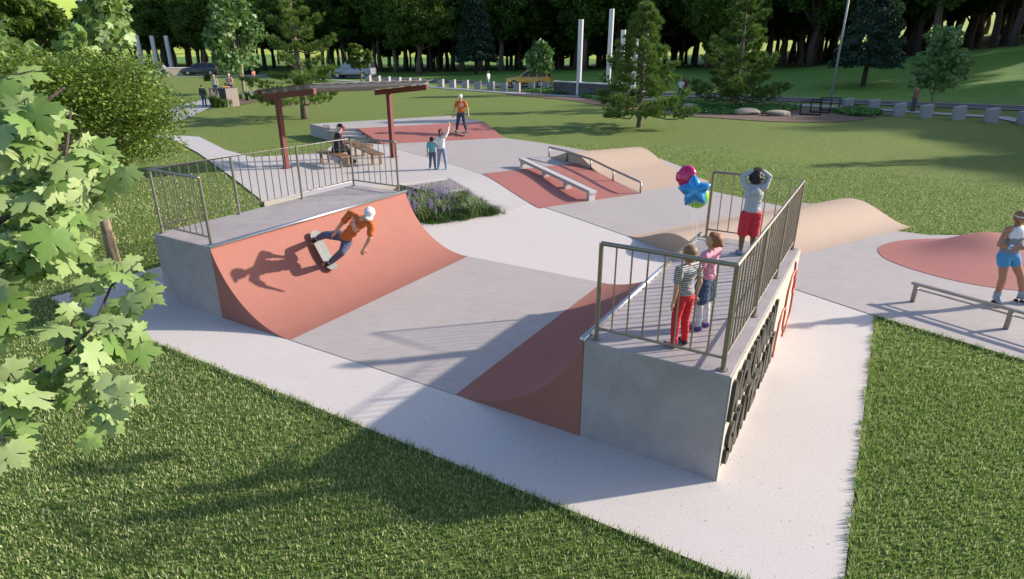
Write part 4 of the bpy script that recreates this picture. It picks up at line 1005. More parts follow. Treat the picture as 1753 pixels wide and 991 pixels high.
    if hat:
        style,m=hat; mb=MB(); c=hc+hup*.032*h*hr
        if style=='cap':
            mb.sphere(c-hup*.002*h,(.056*h*hr,.062*h*hr,.046*h*hr),18,12,M=Mh); mb.sphere(c-hup*.004*h+ff_*.062*h,(.044*h,.046*h,.008*h),14,6,M=Mh)
        if style=='backcap': mb.sphere(c-hup*.002*h,(.056*h*hr,.062*h*hr,.048*h*hr),18,12,M=Mh); mb.sphere(c-hup*.018*h-ff_*.055*h,(.040*h,.040*h,.007*h),14,6,M=Mh)
        if style=='brim': mb.sphere(c-hup*.004*h,(.088*h,.09*h,.008*h),20,6,M=Mh); mb.sphere(c+hup*.014*h,(.052*h,.056*h,.042*h),16,10,M=Mh)
        if style=='visor': 
            mb.sphere(c-hup*.010*h,(.058*h,.064*h,.014*h),18,8,M=Mh); mb.sphere(c-hup*.012*h+ff_*.060*h,(.046*h,.040*h,.007*h),14,6,M=Mh)
        fused('hat' if style=='brim' else ('visor' if style=='visor' else 'cap'),mb,m,t,vox*.75,1)
    if extra: extra(t,P,h,dict(right=right,fw=fw,up=up,hup=hup,ff=ff_,fr=fr,hc=hc,hr=hr,Mh=Mh))
    return t
MC['lips']=simple('lips',(.35,.10,.08),.5,bumps=0)

# skateboard, built along +x, standing on its wheels
GRIP=simple('grey_griptape',(.22,.23,.22),.85,0,.25,40,.3); MAPLEW=simple('board_ply',(.50,.34,.20),.45); WHE=simple('orange_wheels',(.75,.35,.08),.4); WHW=simple('pale_wheels',(.65,.62,.55),.4)
def skateboard(label,M4,wheels,L=.80,W=.21):
    t=bpy.data.objects.new('skateboard',None); COL.objects.link(t); t.matrix_world=M4; tag(t,label,'skateboard')
    def deck(z,th):
        n=24; vv=[];ff=[]
        for i in range(n+1):
            x=-L/2+L*i/n; e=max(0,abs(x)-L*.34); zz=z+e*.38; hw=W/2*math.sqrt(max(.0,1-max(0,(abs(x)-L*.40)/(L*.105))**2)) if abs(x)>L*.40 else W/2; hw=max(hw,.012)
            for y in (-hw,0,hw): vv+=[(x,y,zz+(.006 if y else 0)),(x,y,zz-th+(.006 if y else 0))]
        for i in range(n):
            a=6*i; b=a+6
            for j in (0,2): ff+=[(a+j,b+j,b+j+2,a+j+2),(a+j+1,a+j+3,b+j+3,b+j+1)]
            ff+=[(a,a+1,b+1,b),(a+4,b+4,b+5,a+5)]
        ff+=[(0,2,3,1),(2,4,5,3)]; k=6*n; ff+=[(k,k+1,k+3,k+2),(k+2,k+3,k+5,k+4)]
        return MB().add(vv,ff)
    o=deck(.095,.010).build('deck',MAPLEW,t); o=deck(.098,.002).build('grip_tape',GRIP,t)
    for s in (-1,1):
        tr=MB().box((s*L*.27,0,.062),(.05,.05,.045)); tr.tube([(s*L*.27,-.075,.035),(s*L*.27,.075,.035)],.009,8); tr.build('truck',M['steel'],t)
        for y in (-.078,.078): MB().tube([(s*L*.27,y-.016,.028),(s*L*.27,y+.016,.028)],.027,14).build('wheel',wheels,t)
    return t
# orange shirt with a white squared-ring print on the chest
def printmat(name,cen,ux,uz,nrm,k):
    q=NT(name); tc=q.n('ShaderNodeTexCoord'); 
    def dot(v,off):
        vs=q.n('ShaderNodeVectorMath',operation='SUBTRACT'); q.l(tc.outputs['Object'],vs.inputs[0]); vs.inputs[1].default_value=cen
        d=q.n('ShaderNodeVectorMath',operation='DOT_PRODUCT'); q.l(vs.outputs[0],d.inputs[0]); d.inputs[1].default_value=v; return d.outputs['Value']
    u=q.math('DIVIDE',dot(ux,0),k*1.25); v_=q.math('DIVIDE',dot(uz,0),k); n=dot(nrm,0)
    r=q.math('POWER',q.math('ADD',q.math('POWER',q.math('ABSOLUTE',u),2.6),q.math('POWER',q.math('ABSOLUTE',v_),2.6)),.385)
    saw=q.math('FRACT',q.math('MULTIPLY',r,3.6)); band=q.math('MULTIPLY',q.math('GREATER_THAN',saw,.62),q.math('LESS_THAN',r,1.0)); band=q.math('MAXIMUM',band,q.math('LESS_THAN',r,.10))
    band=q.math('MULTIPLY',band,q.math('GREATER_THAN',n,0)); nz=q.noise(q.coord(),20,4)
    col=q.mix(band,q.ramp(nz,[(.3,(.46,.10,.02)),(.7,(.62,.155,.03))]),(.80,.72,.66)); q.base(col); q.b.inputs['Roughness'].default_value=.85; return folds(q.m)
# skateboarder on the curved face
def rampz(b): return RAD0-math.sqrt(max(0,RAD0**2-(TOE0-b)**2))
a0=1.90; b0=1.83; z0_=rampz(b0); phi=math.asin((TOE0-b0)/RAD0)
P0=P3(a0,b0,z0_); B3=Vector((B[0],B[1],0)); A3=Vector((A[0],A[1],0)); Nn=(B3*math.sin(phi)+Vector((0,0,1))*math.cos(phi)).normalized(); Td=(B3*math.cos(phi)-Vector((0,0,1))*math.sin(phi)).normalized()
bx=(Td-A3*.10).normalized(); by=Nn.cross(bx).normalized()
Mb=Matrix((bx,by,Nn)).transposed().to_4x4(); Mb.translation=P0+Nn*.012
skateboard('skateboard with grey grip tape tilted on the curved red ramp face',Mb,WHE,.82,.22)
Uu=(Nn*.93+Vector((0,0,1))*.10+B3*.10).normalized(); FA=-A3
def sk(u,v,y=0.0): return onplane(u,v,P0+FA*y,FA)
Wd=dict(pel=sk(590,408,.02),spi=sk(600,398,.05),che=sk(612,384,.08),nec=sk(623,372,.12),hed=sk(632,366,.17),
 shR=sk(600,366,.04),elR=sk(584,384,.10),wrR=sk(573,398,.12),haR=sk(569,404,.13),
 shL=sk(636,385,.12),elL=sk(633,408,.16),wrL=sk(624,424,.2),haL=sk(621,431,.22),
 hiR=sk(583,403,.0),knR=sk(556,402,.14),anR=sk(540,411,.0),hiL=sk(594,414,.0),knL=sk(586,431,.14),anL=sk(562,450,.0))
offb=Nn*.13
for S,f in (('R',-.25),('L',.25)):
    a=P0+bx*f+Nn*.155; Wd['an'+S]=a; Wd['to'+S]=a-Nn*.035+(FA*.10+bx*.02)
hh=1.62
che=Wd['che']-P0; rr_=(Wd['shR']-Wd['shL']).normalized(); uu_=(Wd['nec']-Wd['pel']).normalized(); nn_=uu_.cross(rr_); nn_=nn_ if nn_.dot(FA)>0 else -nn_
tp=printmat('orange_print_shirt',tuple(che-uu_*.01),tuple(rr_),tuple(uu_),tuple(nn_),.085)
person('skateboarder in an orange printed shirt and white cap riding the curved ramp face',P0,hh,None,world=Wd,frame=FA,facev=(FA*.75+B3*.55-Vector((0,0,1))*.55),upv=(uu_*.8+FA*.25+Vector((0,0,.3))),top=('tee',tp),bottom=('jeans',denim),shoes=blackc,hair=('short',HW),hat=('cap',white))
# second skateboarder on the far ramp
TLv=np.array(PL[2]); 
def ramp2z(x,y):
    n=np.array([BL[1]-TL[1],-(BL[0]-TL[0])]); e=(BRr-BL)/np.hypot(*(BRr-BL)); perp=np.array([e[1],-e[0]]); d=(np.array([x,y])-TL)@perp; D=(BL-TL)@perp
    return ZP+(.415-ZP)*min(1,max(0,d/D))
z=.65
for _ in range(8): x,y=G(790,217,z); z=ramp2z(x,y)
S2=Vector((x,y,z+.01)); bdir=Vector((-.9,.43,0)).normalized()
dn=Vector(((BL-TL)[0],(BL-TL)[1],.415-ZP)).normalized()
nrm=Vector(((BRr-BL)[0],(BRr-BL)[1],0)).normalized().cross(dn); nrm=nrm if nrm.z>0 else -nrm; bdir=(bdir-nrm*bdir.dot(nrm)).normalized(); by=nrm.cross(bdir)
Mb=Matrix((bdir,by,nrm)).transposed().to_4x4(); Mb.translation=S2; skateboard('skateboard under the second rider on the red ramp front of the platform',Mb,WHW,.80,.2)
J2=dict(hiR=(.055,0,.50),knR=(.09,.06,.27),anR=(.13,-.01,.10),toR=(.135,.08,.072),hiL=(-.055,0,.50),knL=(-.10,.07,.27),anL=(-.13,.0,.10),toL=(-.14,.09,.072),elR=(.17,-.01,.64),wrR=(.20,.06,.51),haR=(.20,.08,.465),elL=(-.17,-.02,.64),wrL=(-.20,.05,.51),haL=(-.205,.07,.465),hed=(.0,.02,.925))
person('skateboarder in an orange shirt standing on a board on the far red ramp',S2,1.70,J2,rz=R_(172),top=('tee',printmat('orange_print_shirt_far',(0,-.1,1.24),(1,0,0),(0,0,1),(0,-1,0),.10)),bottom=('jeans',denimdk),shoes=blackc,hair=('short',HW),hat=('backcap',white))
# seated man
bx_,by_=G(578,262+19,.4)
def seated():
    J=dict(pel=(0,0,.30),spi=(0,.02,.39),che=(0,.05,.50),nec=(0,.08,.59),hed=(0,.11,.69),shR=(.105,.07,.565),shL=(-.105,.07,.565),elR=(.13,.10,.40),wrR=(.07,.22,.33),haR=(.05,.26,.325),elL=(-.13,.10,.40),wrL=(-.07,.22,.33),haL=(-.05,.26,.325),
      hiR=(.055,.0,.275),knR=(.07,.25,.27),anR=(.08,.26,.05),toR=(.085,.34,.02),hiL=(-.055,.0,.275),knL=(-.07,.25,.27),anL=(-.085,.30,.05),toL=(-.09,.385,.02))
    def beard(t,P,h,F):
        mb=MB(); mb.sphere(F['hc']-F['hup']*.050*h+F['ff']*.030*h,(.030*h,.026*h,.045*h),12,10,M=F['Mh']); mb.sphere(F['hc']-F['hup']*.085*h+F['ff']*.030*h,(.020*h,.018*h,.04*h),12,10,M=F['Mh']); fused('beard',mb,HW,t,.012,1)
    person('bearded man in a dark coat and black brimmed hat seated on the bench',(bx_,by_,.42),1.72,J,rz=R_(-62),top=('coat',C_('dark_navy_coat',(.025,.028,.045))),bottom=('jeans',blackc),shoes=blackc,hair=('short',HW),hat=('brim',blackc),extra=beard)
seated()
# girl and boy on the upper plaza
gx_,gy_=G(757,290,.4)
Jg=dict(anR=(.11,.0,.045),knR=(.085,.01,.275),toR=(.13,.08,.018),anL=(-.10,-.01,.045),toL=(-.11,.07,.018),knL=(-.075,.01,.275),elR=(.17,.03,.92),wrR=(.195,.08,1.06),haR=(.20,.09,1.11),shR=(.11,0,.82),elL=(-.20,.02,.72),wrL=(-.28,.09,.66),haL=(-.32,.10,.655),hed=(.0,.01,.925))
person('girl in a white top with a long ponytail raising her right arm',(gx_,gy_,.415),1.28,Jg,rz=R_(-8),top=('long',white),bottom=('jeans',C_('light_denim',(.20,.26,.34),var=.25)),shoes=C_('turquoise_cloth',(.10,.42,.48)),hair=('pony',HB),kid=True)
gx_,gy_=G(741,290,.4)
Jb=dict(elR=(.16,.03,.66),wrR=(.22,.07,.66),haR=(.26,.08,.68),anR=(.075,0,.045),toR=(.09,.08,.018),anL=(-.085,0,.045),toL=(-.10,.08,.018))
person('boy in a teal shirt and jeans standing arm in arm with the girl',(gx_,gy_,.415),1.06,Jb,rz=R_(-4),top=('tee',C_('teal_cloth',(.13,.38,.40))),bottom=('jeans',denim),shoes=C_('turquoise_cloth',(.10,.42,.48)),hair=('short',HK),kid=True)
# children on the right deck
def stripemat():
    q=NT('black_white_striped_cloth'); tc=q.n('ShaderNodeTexCoord'); sx=q.n('ShaderNodeSeparateXYZ'); q.l(tc.outputs['Object'],sx.inputs[0]); fr_=q.math('FRACT',q.math('MULTIPLY',sx.outputs[2],52.0)); 
    q.base(q.mix(q.math('GREATER_THAN',fr_,.5),(.50,.49,.49),(.075,.075,.085))); q.b.inputs['Roughness'].default_value=.85; return folds(q.m)
def deckpt(u,v): p=onplane(u,v,(0,0,QH),(0,0,1)); return (p.x,p.y,QH)
Jk=dict(elR=(.135,-.045,.63),wrR=(.125,-.02,.49),haR=(.12,-.01,.445),elL=(-.145,-.03,.63),wrL=(-.15,-.02,.49),haL=(-.15,-.01,.445),hed=(0,-.005,.905),toL=(-.10,.085,.018),toR=(.10,.08,.018),anR=(.07,0,.045),anL=(-.07,0,.045))
person('boy in a black and white striped shirt and red trousers on the right deck',deckpt(1162,592),1.12,Jk,rz=R_(32),facev=(-.55,.75,.18),top=('tee',stripemat()),bottom=('jeans',C_('red_trousers',(.55,.018,.03))),shoes=C_('black_canvas',(.03,.03,.03)),hair=('bob',HG),kid=True)
Jp=dict(elR=(.13,.04,.64),wrR=(.10,.13,.60),haR=(.08,.165,.60),elL=(-.14,-.0,.63),wrL=(-.14,.06,.52),haL=(-.135,.08,.48),hed=(0,-.02,.895),nec=(0,-.015,.80))
def tights(t,P,h,F):
    mb=MB()
    for S in 'LR': mb.capsule(P['kn'+S]*1.0,.039*h,P['kn'+S].lerp(P['an'+S],.4),.036*h); mb.capsule(P['kn'+S].lerp(P['an'+S],.4),.036*h,P['an'+S],.026*h); mb.capsule(P['hi'+S],.05*h,P['kn'+S],.039*h)
    fused('tights',mb,C_('pale_grey_tights',(.55,.54,.55)),t,.010,1)
pinkc=C_('pink_cloth',(.62,.27,.36))
person('girl in a pink shirt and denim skirt looking up at the balloons',deckpt(1200,562),1.14,Jp,rz=R_(42),facev=(-.62,.35,.62),upv=(.35,-.15,.9),top=('tee',pinkc),bottom=('skirt',C_('skirt_denim',(.05,.08,.14),var=.35)),shoes=C_('purple_cloth',(.14,.07,.26)),hair=('bun',HA),kid=True,extra=tights)
Jh=dict(elR=(.15,.02,.93),wrR=(.055,-.0,1.0),haR=(.02,.0,1.01),elL=(-.15,.02,.93),wrL=(-.055,.0,1.0),haL=(-.02,.0,1.01),shR=(.105,0,.815),shL=(-.105,0,.815),hed=(0,.01,.905))
def hood(t,P,h,F):
    mb=MB(); mb.sphere(P['nec']-F['fw']*.045*h-F['up']*.035*h,(.065*h,.030*h,.055*h),14,10); fused('hood',mb,MC['grey_hoodie'],t,.010,2)
C_('grey_hoodie',(.40,.42,.45))
person('curly haired child in a grey hoodie and red shorts, hands on head',deckpt(1276,436),1.27,Jh,rz=R_(-4),skin_='brown',top=('long',MC['grey_hoodie']),bottom=('shorts',C_('red_shorts',(.55,.03,.045))),shoes=C_('grey_shoes',(.22,.24,.30)),hair=('curly',HK),kid=True,extra=hood)
# inline skater at the right edge
sx_,sy_=G(1700,522)
def skates(t,P,h,F):
    for S in 'LR':
        a,b=P['an'+S],P['to'+S]; d=(b-a); d.z=0; d.normalize(); k=MB(); kn=(P['kn'+S]-a).normalized()
        k.capsule(a+kn*.05*h,.034*h,a,.030*h); k.capsule(a-Vector((0,0,.01))*h-d*.015*h,.028*h,a+d*.10*h-Vector((0,0,.018))*h,.022*h)
        o=fused('skate_boot',k,C_('grey_blue_boot',(.28,.34,.42)),t,.010,1)
        f=MB().box(a+d*.035*h-Vector((0,0,.037))*h,(.15*h,.016*h,.014*h),math.atan2(d.y,d.x)).build('skate_frame',blackc,t)
        for i in range(4):
            c=a+d*(-.035+.047*i)*h; c.z=.012*h+.003; side=Vector((-d.y,d.x,0))*.012*h; MB().tube([c-side,c+side],.020*h,12).build('wheel',blackc,t)
def skextra(t,P,h,F):
    skates(t,P,h,F)
    g_=MB(); hc,fr,ff,hup,Mh=F['hc'],F['fr'],F['ff'],F['hup'],F['Mh']
    for s in (-1,1): g_.sphere(hc+fr*.021*h*s+hup*.006*h+ff*.052*h,(.020*h,.007*h,.011*h),12,8,M=Mh)
    g_.tube([hc-fr*.05*h+hup*.008*h,hc-fr*.03*h+hup*.008*h+ff*.05*h,hc+fr*.03*h+hup*.008*h+ff*.05*h,hc+fr*.05*h+hup*.008*h],.003*h,6); g_.build('sunglasses',simple('dark_lenses',(.01,.01,.012),.15,bumps=0),t,smooth=True)
    w_=MB()
    for S in 'LR': a=P['wr'+S].lerp(P['el'+S],.12); b_=P['wr'+S].lerp(P['el'+S],.38); w_.tube([a,b_],.024*h,12)
    w_.build('wrist_band',C_('pale_blue_cloth',(.30,.45,.62)),t,smooth=True)
def tankmat():
    q=NT('white_and_grey_tank_cloth'); tc=q.n('ShaderNodeTexCoord'); s_=q.n('ShaderNodeSeparateXYZ'); q.l(tc.outputs['Object'],s_.inputs[0]); nz=q.noise(q.coord(),9,3)
    q.base(q.mix(q.math('GREATER_THAN',q.math('ADD',s_.outputs[2],q.math('MULTIPLY',nz,.10)),1.27),(.20,.21,.24),(.68,.67,.68))); q.b.inputs['Roughness'].default_value=.85; return q.m
Js=dict(pel=(0,0,.56),spi=(0,.01,.645),che=(.0,.01,.75),nec=(.005,.0,.84),hed=(.015,.02,.935),hiR=(.05,0,.535),hiL=(-.05,0,.535),knR=(.02,.03,.31),anR=(-.03,-.015,.085),toR=(.01,.055,.05),knL=(-.20,.03,.31),anL=(-.34,.0,.085),toL=(-.40,.06,.05),
  shR=(.105,0,.815),shL=(-.10,0,.815),elR=(.165,.01,.665),wrR=(.10,.11,.66),haR=(.06,.14,.665),elL=(-.17,.02,.68),wrL=(-.10,.12,.72),haL=(-.06,.15,.73))
person('woman inline skater in a white visor, tank top and blue shorts',(sx_,sy_,.0),1.66,Js,rz=R_(192),skin_='tan',facev=(.45,-.75,-.08),top=('tank',tankmat()),bottom=('hot',C_('bright_blue_shorts',(.06,.27,.50))),hair=('braid',hairm('light_brown_hair',(.22,.11,.05))),hat=('visor',white),extra=skextra)
# far people
def farp(u,v,h,label,rz,z=None,**k):
    x,y,zz=GT(u,v); person(label,(x,y,zz),h,k.pop('J',None),rz=R_(rz),lod=2,**k)
farp(1562,191,1.65,'man in a brown jacket standing with his back turned by the bollards',20,top=('coat',C_('brown_jacket',(.22,.11,.07))),bottom=('jeans',C_('grey_trousers',(.07,.07,.09))),shoes=blackc,hair=('short',HB),J=dict(elR=(.16,.05,.68),wrR=(.10,.12,.80),haR=(.08,.10,.85)))
farp(836,153,1.75,'walker in a white shirt and pale jeans on the footpath',60,top=('tee',white),bottom=('jeans',C_('light_denim',(.20,.26,.34))),shoes=white,hair=('short',HB))
farp(1164,168,1.5,'woman in a white top standing behind the near pine',150,top=('tee',white),bottom=('jeans',denimdk),shoes=blackc,hair=('long',HA))
farp(1169,167,1.72,'taller figure in a maroon top right behind the white topped woman',170,skin_='brown',top=('coat',C_('maroon_cloth',(.16,.03,.04))),bottom=('jeans',denimdk),shoes=blackc,hair=('short',HK))
farp(351,182,1.45,'person in a black and grey vest with their back turned by the boulder',10,top=('long',C_('charcoal_vest',(.05,.05,.055))),bottom=('jeans',denim),shoes=blackc,hair=('short',HB))
farp(372,168,1.85,'bald man in a pale green top behind the boulder',170,top=('tank',C_('pale_green_cloth',(.42,.50,.42))),bottom=('jeans',denimdk),shoes=blackc)
farp(397,166,1.85,'person in a pinkish shirt with white hair right of the boulder',5,top=('tee',C_('dusty_pink_cloth',(.45,.28,.26))),bottom=('jeans',denimdk),shoes=blackc,hair=('short',HW))
farp(389,166,1.15,'child in a maroon top beside the orange chair',120,top=('tee',C_('maroon_cloth',(.16,.03,.04))),bottom=('jeans',denimdk),shoes=blackc,hair=('bob',HB),kid=True)
farp(283,131,1.8,'person in grey clothes standing left of the pale stone wall',30,top=('long',C_('light_grey_cloth',(.38,.38,.42))),bottom=('jeans',denimdk),shoes=blackc,hair=('short',HW))
farp(354,128,1.5,'person in a mauve dress by the dark parked car',30,top=('coat',C_('mauve_cloth',(.28,.16,.22))),bottom=('skirt',C_('mauve_cloth',(.28,.16,.22))),shoes=blackc,hair=('short',HK))
farp(436,143,1.65,'person in an orange top seen between the maple and the tall pine',60,top=('tee',C_('coral_cloth',(.5,.2,.14))),bottom=('jeans',denim),shoes=white,hair=('short',HB))

# ------------------------------------------------------------------ balloons
def foil(name,c):
    q=NT(name); q.base(c); q.b.inputs['Metallic'].default_value=.25; q.b.inputs['Roughness'].default_value=.22; q.b.inputs['Coat Weight'].default_value=.6; return q.m
STR=simple('white_string',(.6,.6,.6),.6,bumps=0)
BC=P3(3.1,8.35,0)
hp=deckpt(1200,562); tie=Vector((hp[0]-.10,hp[1]+.22,QH+.72))
def balloon(label,u,v,kind,c,size,dy=0,rot=0):
    ctr=onplane(u,v,(tie.x,tie.y+.25+dy,0),(0,1,0)); t=empty('balloon',ctr); tag(t,label,'balloon','balloons tied above the right deck')
    vd=(Vector((0,0,CH))-ctr).normalized(); r_=vd.cross(Vector((0,0,1))).normalized()*-1; u_=vd.cross(r_)*-1
    if u_.z<0: u_=-u_
    n=60; vv=[];ff=[]; RR=10
    def rad(th):
        if kind=='star':
            k=(th/(2*math.pi)*5)%1; k=abs(k-.5)*2; return .62+.38*k**1.3
        if kind=='heart': return .95+.10*math.cos(th*2)+(.12 if math.sin(th)>.9 else 0)
        return 1
    for side in (1,-1):
        for j in range(RR+1):
            f=j/RR
            for i in range(n):
                th=2*math.pi*i/n; rd=size*rad(th)*f; bulge=size*.36*(1-f**2.2)**.6*side*(1 if kind!='round' else 1.4); a=th+rot
                pk=size*.012*math.sin(th*24)*f**4
                vv.append(r_*rd*math.cos(a)+u_*rd*math.sin(a)+vd*(bulge+pk))
    for s in (0,1):
        o_=s*(RR+1)*n
        for j in range(RR):
            for i in range(n): a=o_+j*n; ff.append((a+i,a+(i+1)%n,a+n+(i+1)%n,a+n+i))
    o=MB().add(vv,ff).build('foil_body',foil('foil_'+kind+label[:6].replace(' ','_'),c),t,smooth=True)
    e=tie-ctr; MB().tube([u_*-size*.55,e*.5+Vector((.03,0,-.02)),e],.0022,5).build('string',STR,t)
balloon('blue star shaped foil balloon at the front of the bunch',1189,327,'star',(.02,.27,.60),.185,0,R_(90+8))
balloon('crimson foil balloon above the blue star balloon',1176,303,'heart',(.62,.01,.10),.125,.16,R_(90))
balloon('lime green round foil balloon behind the blue star balloon',1193,336,'round',(.30,.62,.03),.135,.18)

# ------------------------------------------------------------------ street furniture and far objects
BM=concrete('bollard_concrete',(.33,.32,.31),.12,.08)
def bollard_obj():
    m=MB(); w_=.29; m.prism([(-w_,-w_),(w_,-w_),(w_,w_),(-w_,w_)],-.1,[.70,.82,.82,.70]); return m
rows=[('right',[(1751,212),(1695,208),(1639,204),(1583,201),(1538,198),(1494,191),(1450,188)],'the right hand row along the sunny lawn, counted from the right'),
      ('mid',[(934,153),(910,155),(885,157),(863,155),(841,154),(818,153),(797,151),(775,150),(755,149)],'the row left of the dark stone wall, counted from the yellow car'),
      ('left',[(716,147),(699,146),(682,145),(664,143.5),(647,142),(631,140.5)],'the row seen over the pavilion roof, counted from the right')]
first=None
for nm,pts,txt in rows:
    for i,(u,v) in enumerate(pts):
        x,y,z=GT(u,v)
        if first is None: o=first=bollard_obj().build('bollard',BM,bevel=.02)
        else: o=first.copy(); COL.objects.link(o)
        o.location=(x,y,z); o.rotation_euler=(0,0,TH*-1+.3); s=.93 if nm=='right' else .98; o.scale=(s,s,s)
        tag(o,('%s bollard of %s'%(ordn(i),{'right':'the row by the brown jacketed man, from the right','mid':'the row between pavilion and yellow car, from its right','left':'the row above the pavilion roof, from its right'}[nm])),'bollard',{'right':'bollards along the right lawn','mid':'bollards left of the dark stone wall','left':'bollards beyond the pavilion roof'}[nm])
COLM=concrete('white_column_concrete',(.66,.65,.63),.05,.04,.6)
def column(u,v,top,label,r=.21,d=None,grp='tall white columns by the dark stone wall'):
    x,y,z=GT(u,v)
    yy=-(top-CY)/FPX; Y=y; zt=Y*(yy*cp-sp)/(cp+yy*sp)+CH
    t=MB().tube([(0,0,-.2),(0,0,zt-z)],r,20).build('white_column',COLM); autosmooth(t,40); t.location=(x,y,z); tag(t,label,'column',grp)
column(990,163,33,'tall white column, leftmost of the five by the dark stone wall')
column(1040,160,15,'tallest white column standing just left of the near pine')
column(1061,159,51,'white column directly right of the tallest one, half behind the pine')
column(1083,160,66,'shortest white column behind the near pine',.2)
column(1099,157,38,'white column behind the right part of the near pine',.22)
for u,tp_,lb in ((246,60,'leftmost white column over the pale stone wall'),(271,61,'middle white column over the pale stone wall'),(295,61,'rightmost white column left of the dark parked car')): column(u,122,tp_,lb,.34,grp='white columns by the pale stone wall')
def stonewall(p,q_,h,mat,label,th=.5):
    p=np.array(p[:2]);q_=np.array(q_[:2]); d=q_-p; L=np.hypot(*d); c=(p+q_)/2; z=min(Tz(p),Tz(q_)); t=empty('stone_wall',(c[0],c[1],z),math.atan2(d[1],d[0])); tag(t,label,'wall')
    MB().box((0,0,h/2-.1),(L,th,h+.2)).build('wall_body',mat,t,bevel=.02); MB().box((0,0,h+.04),(L+.06,th+.08,.08)).build('cap_stone',COLM,t,bevel=.015)
x0=GT(950,160);x1=GT(1062,168); stonewall(x0,x1,1.0,M['darkstone'],'dark stacked stone wall with a pale cap behind the white columns')
x0=GT(283,130);x1=GT(335,129); stonewall(x0,x1,1.1,M['palestone'],'pale stacked stone wall left of the dark parked car')
def pole():
    x,y,z=GT(1421,176); t=empty('street_lamp',(x,y,z)); tag(t,'tall slim pale lamp pole rising out of the picture behind the bike racks','lamp')
    MB().tube([(0,0,-.1),(0,0,11)],[.085,.055],12).build('pole',simple('galvanised_pole',(.42,.42,.41),.5,.3),t,smooth=True); MB().box((0,0,.05),(.35,.35,.1)).build('base',BM,t,bevel=.01)
    MB().tube([(0,0,10.9),(-.6,-.2,11.2),(-1.2,-.4,11.2)],.04,8).build('arm',simple('galvanised_pole',(.42,.42,.41),.5,.3),t,smooth=True); MB().box((-1.35,-.45,11.18),(.6,.25,.09),.3).build('lamp_head',M['roofgrey'],t,bevel=.02)
pole()
def rock(u,v,sx,sy,sz,seed,label):
    x,y,z=GT(u,v); bm=bmesh.new(); bmesh.ops.create_icosphere(bm,subdivisions=4,radius=1); rr=np.random.default_rng(seed); k=rr.normal(size=(7,3)); off=rr.uniform(.55,.9,7)
    k/=np.linalg.norm(k,axis=1,keepdims=True)
    for v_ in bm.verts:
        c=np.array(v_.co); 
        for kk,o_ in zip(k,off):
            d=c@kk
            if d>o_: c=c-kk*(d-o_)*.85
        c*=1+.03*math.sin(c[0]*9+seed)*math.cos(c[1]*11); v_.co=(c[0]*sx,c[1]*sy,c[2]*sz+sz*.5)
    me=bpy.data.meshes.new('boulder'); bm.to_mesh(me); bm.free(); me.shade_smooth(); me.materials.append(M['rock']); o=bpy.data.objects.new('boulder',me); COL.objects.link(o); o.location=(x,y,z); tag(o,label,'rock')
rock(1181,186,.62,.42,.24,1,'small tan boulder in the ground cover nearest the pine'); rock(1278,196,.80,.45,.26,2,'middle tan boulder at the edge of the mulch bed'); rock(1331,198,.84,.45,.22,3,'flat tan boulder left of the bike racks'); 
def rack(u,v,label,s=1):
    x,y,z=GT(u,v); t=empty('bike_rack',(x,y,z),-.35); tag(t,label,'bike rack','cube frame bike racks')
    w_,h_=.55*s,.78*s
    for yy in (-w_/2,w_/2): MB().tube([(-w_,yy,0),(-w_,yy,h_),(w_,yy,h_),(w_,yy,0)],.028,6).build('frame',blackc,t); MB().tube([(-w_,yy,.04),(w_,yy,.04)],.028,6).build('ground_bar',blackc,t)
    for xx in (-w_,w_): MB().tube([(xx,-w_/2,h_),(xx,w_/2,h_)],.028,6).build('cross_bar',blackc,t)
rack(1386,197,'black cube frame bike rack, the nearest of three beside the flat boulder'); rack(1403,193,'black cube frame bike rack, middle of three'); rack(1419,189,'black cube frame bike rack in front of the lamp pole')
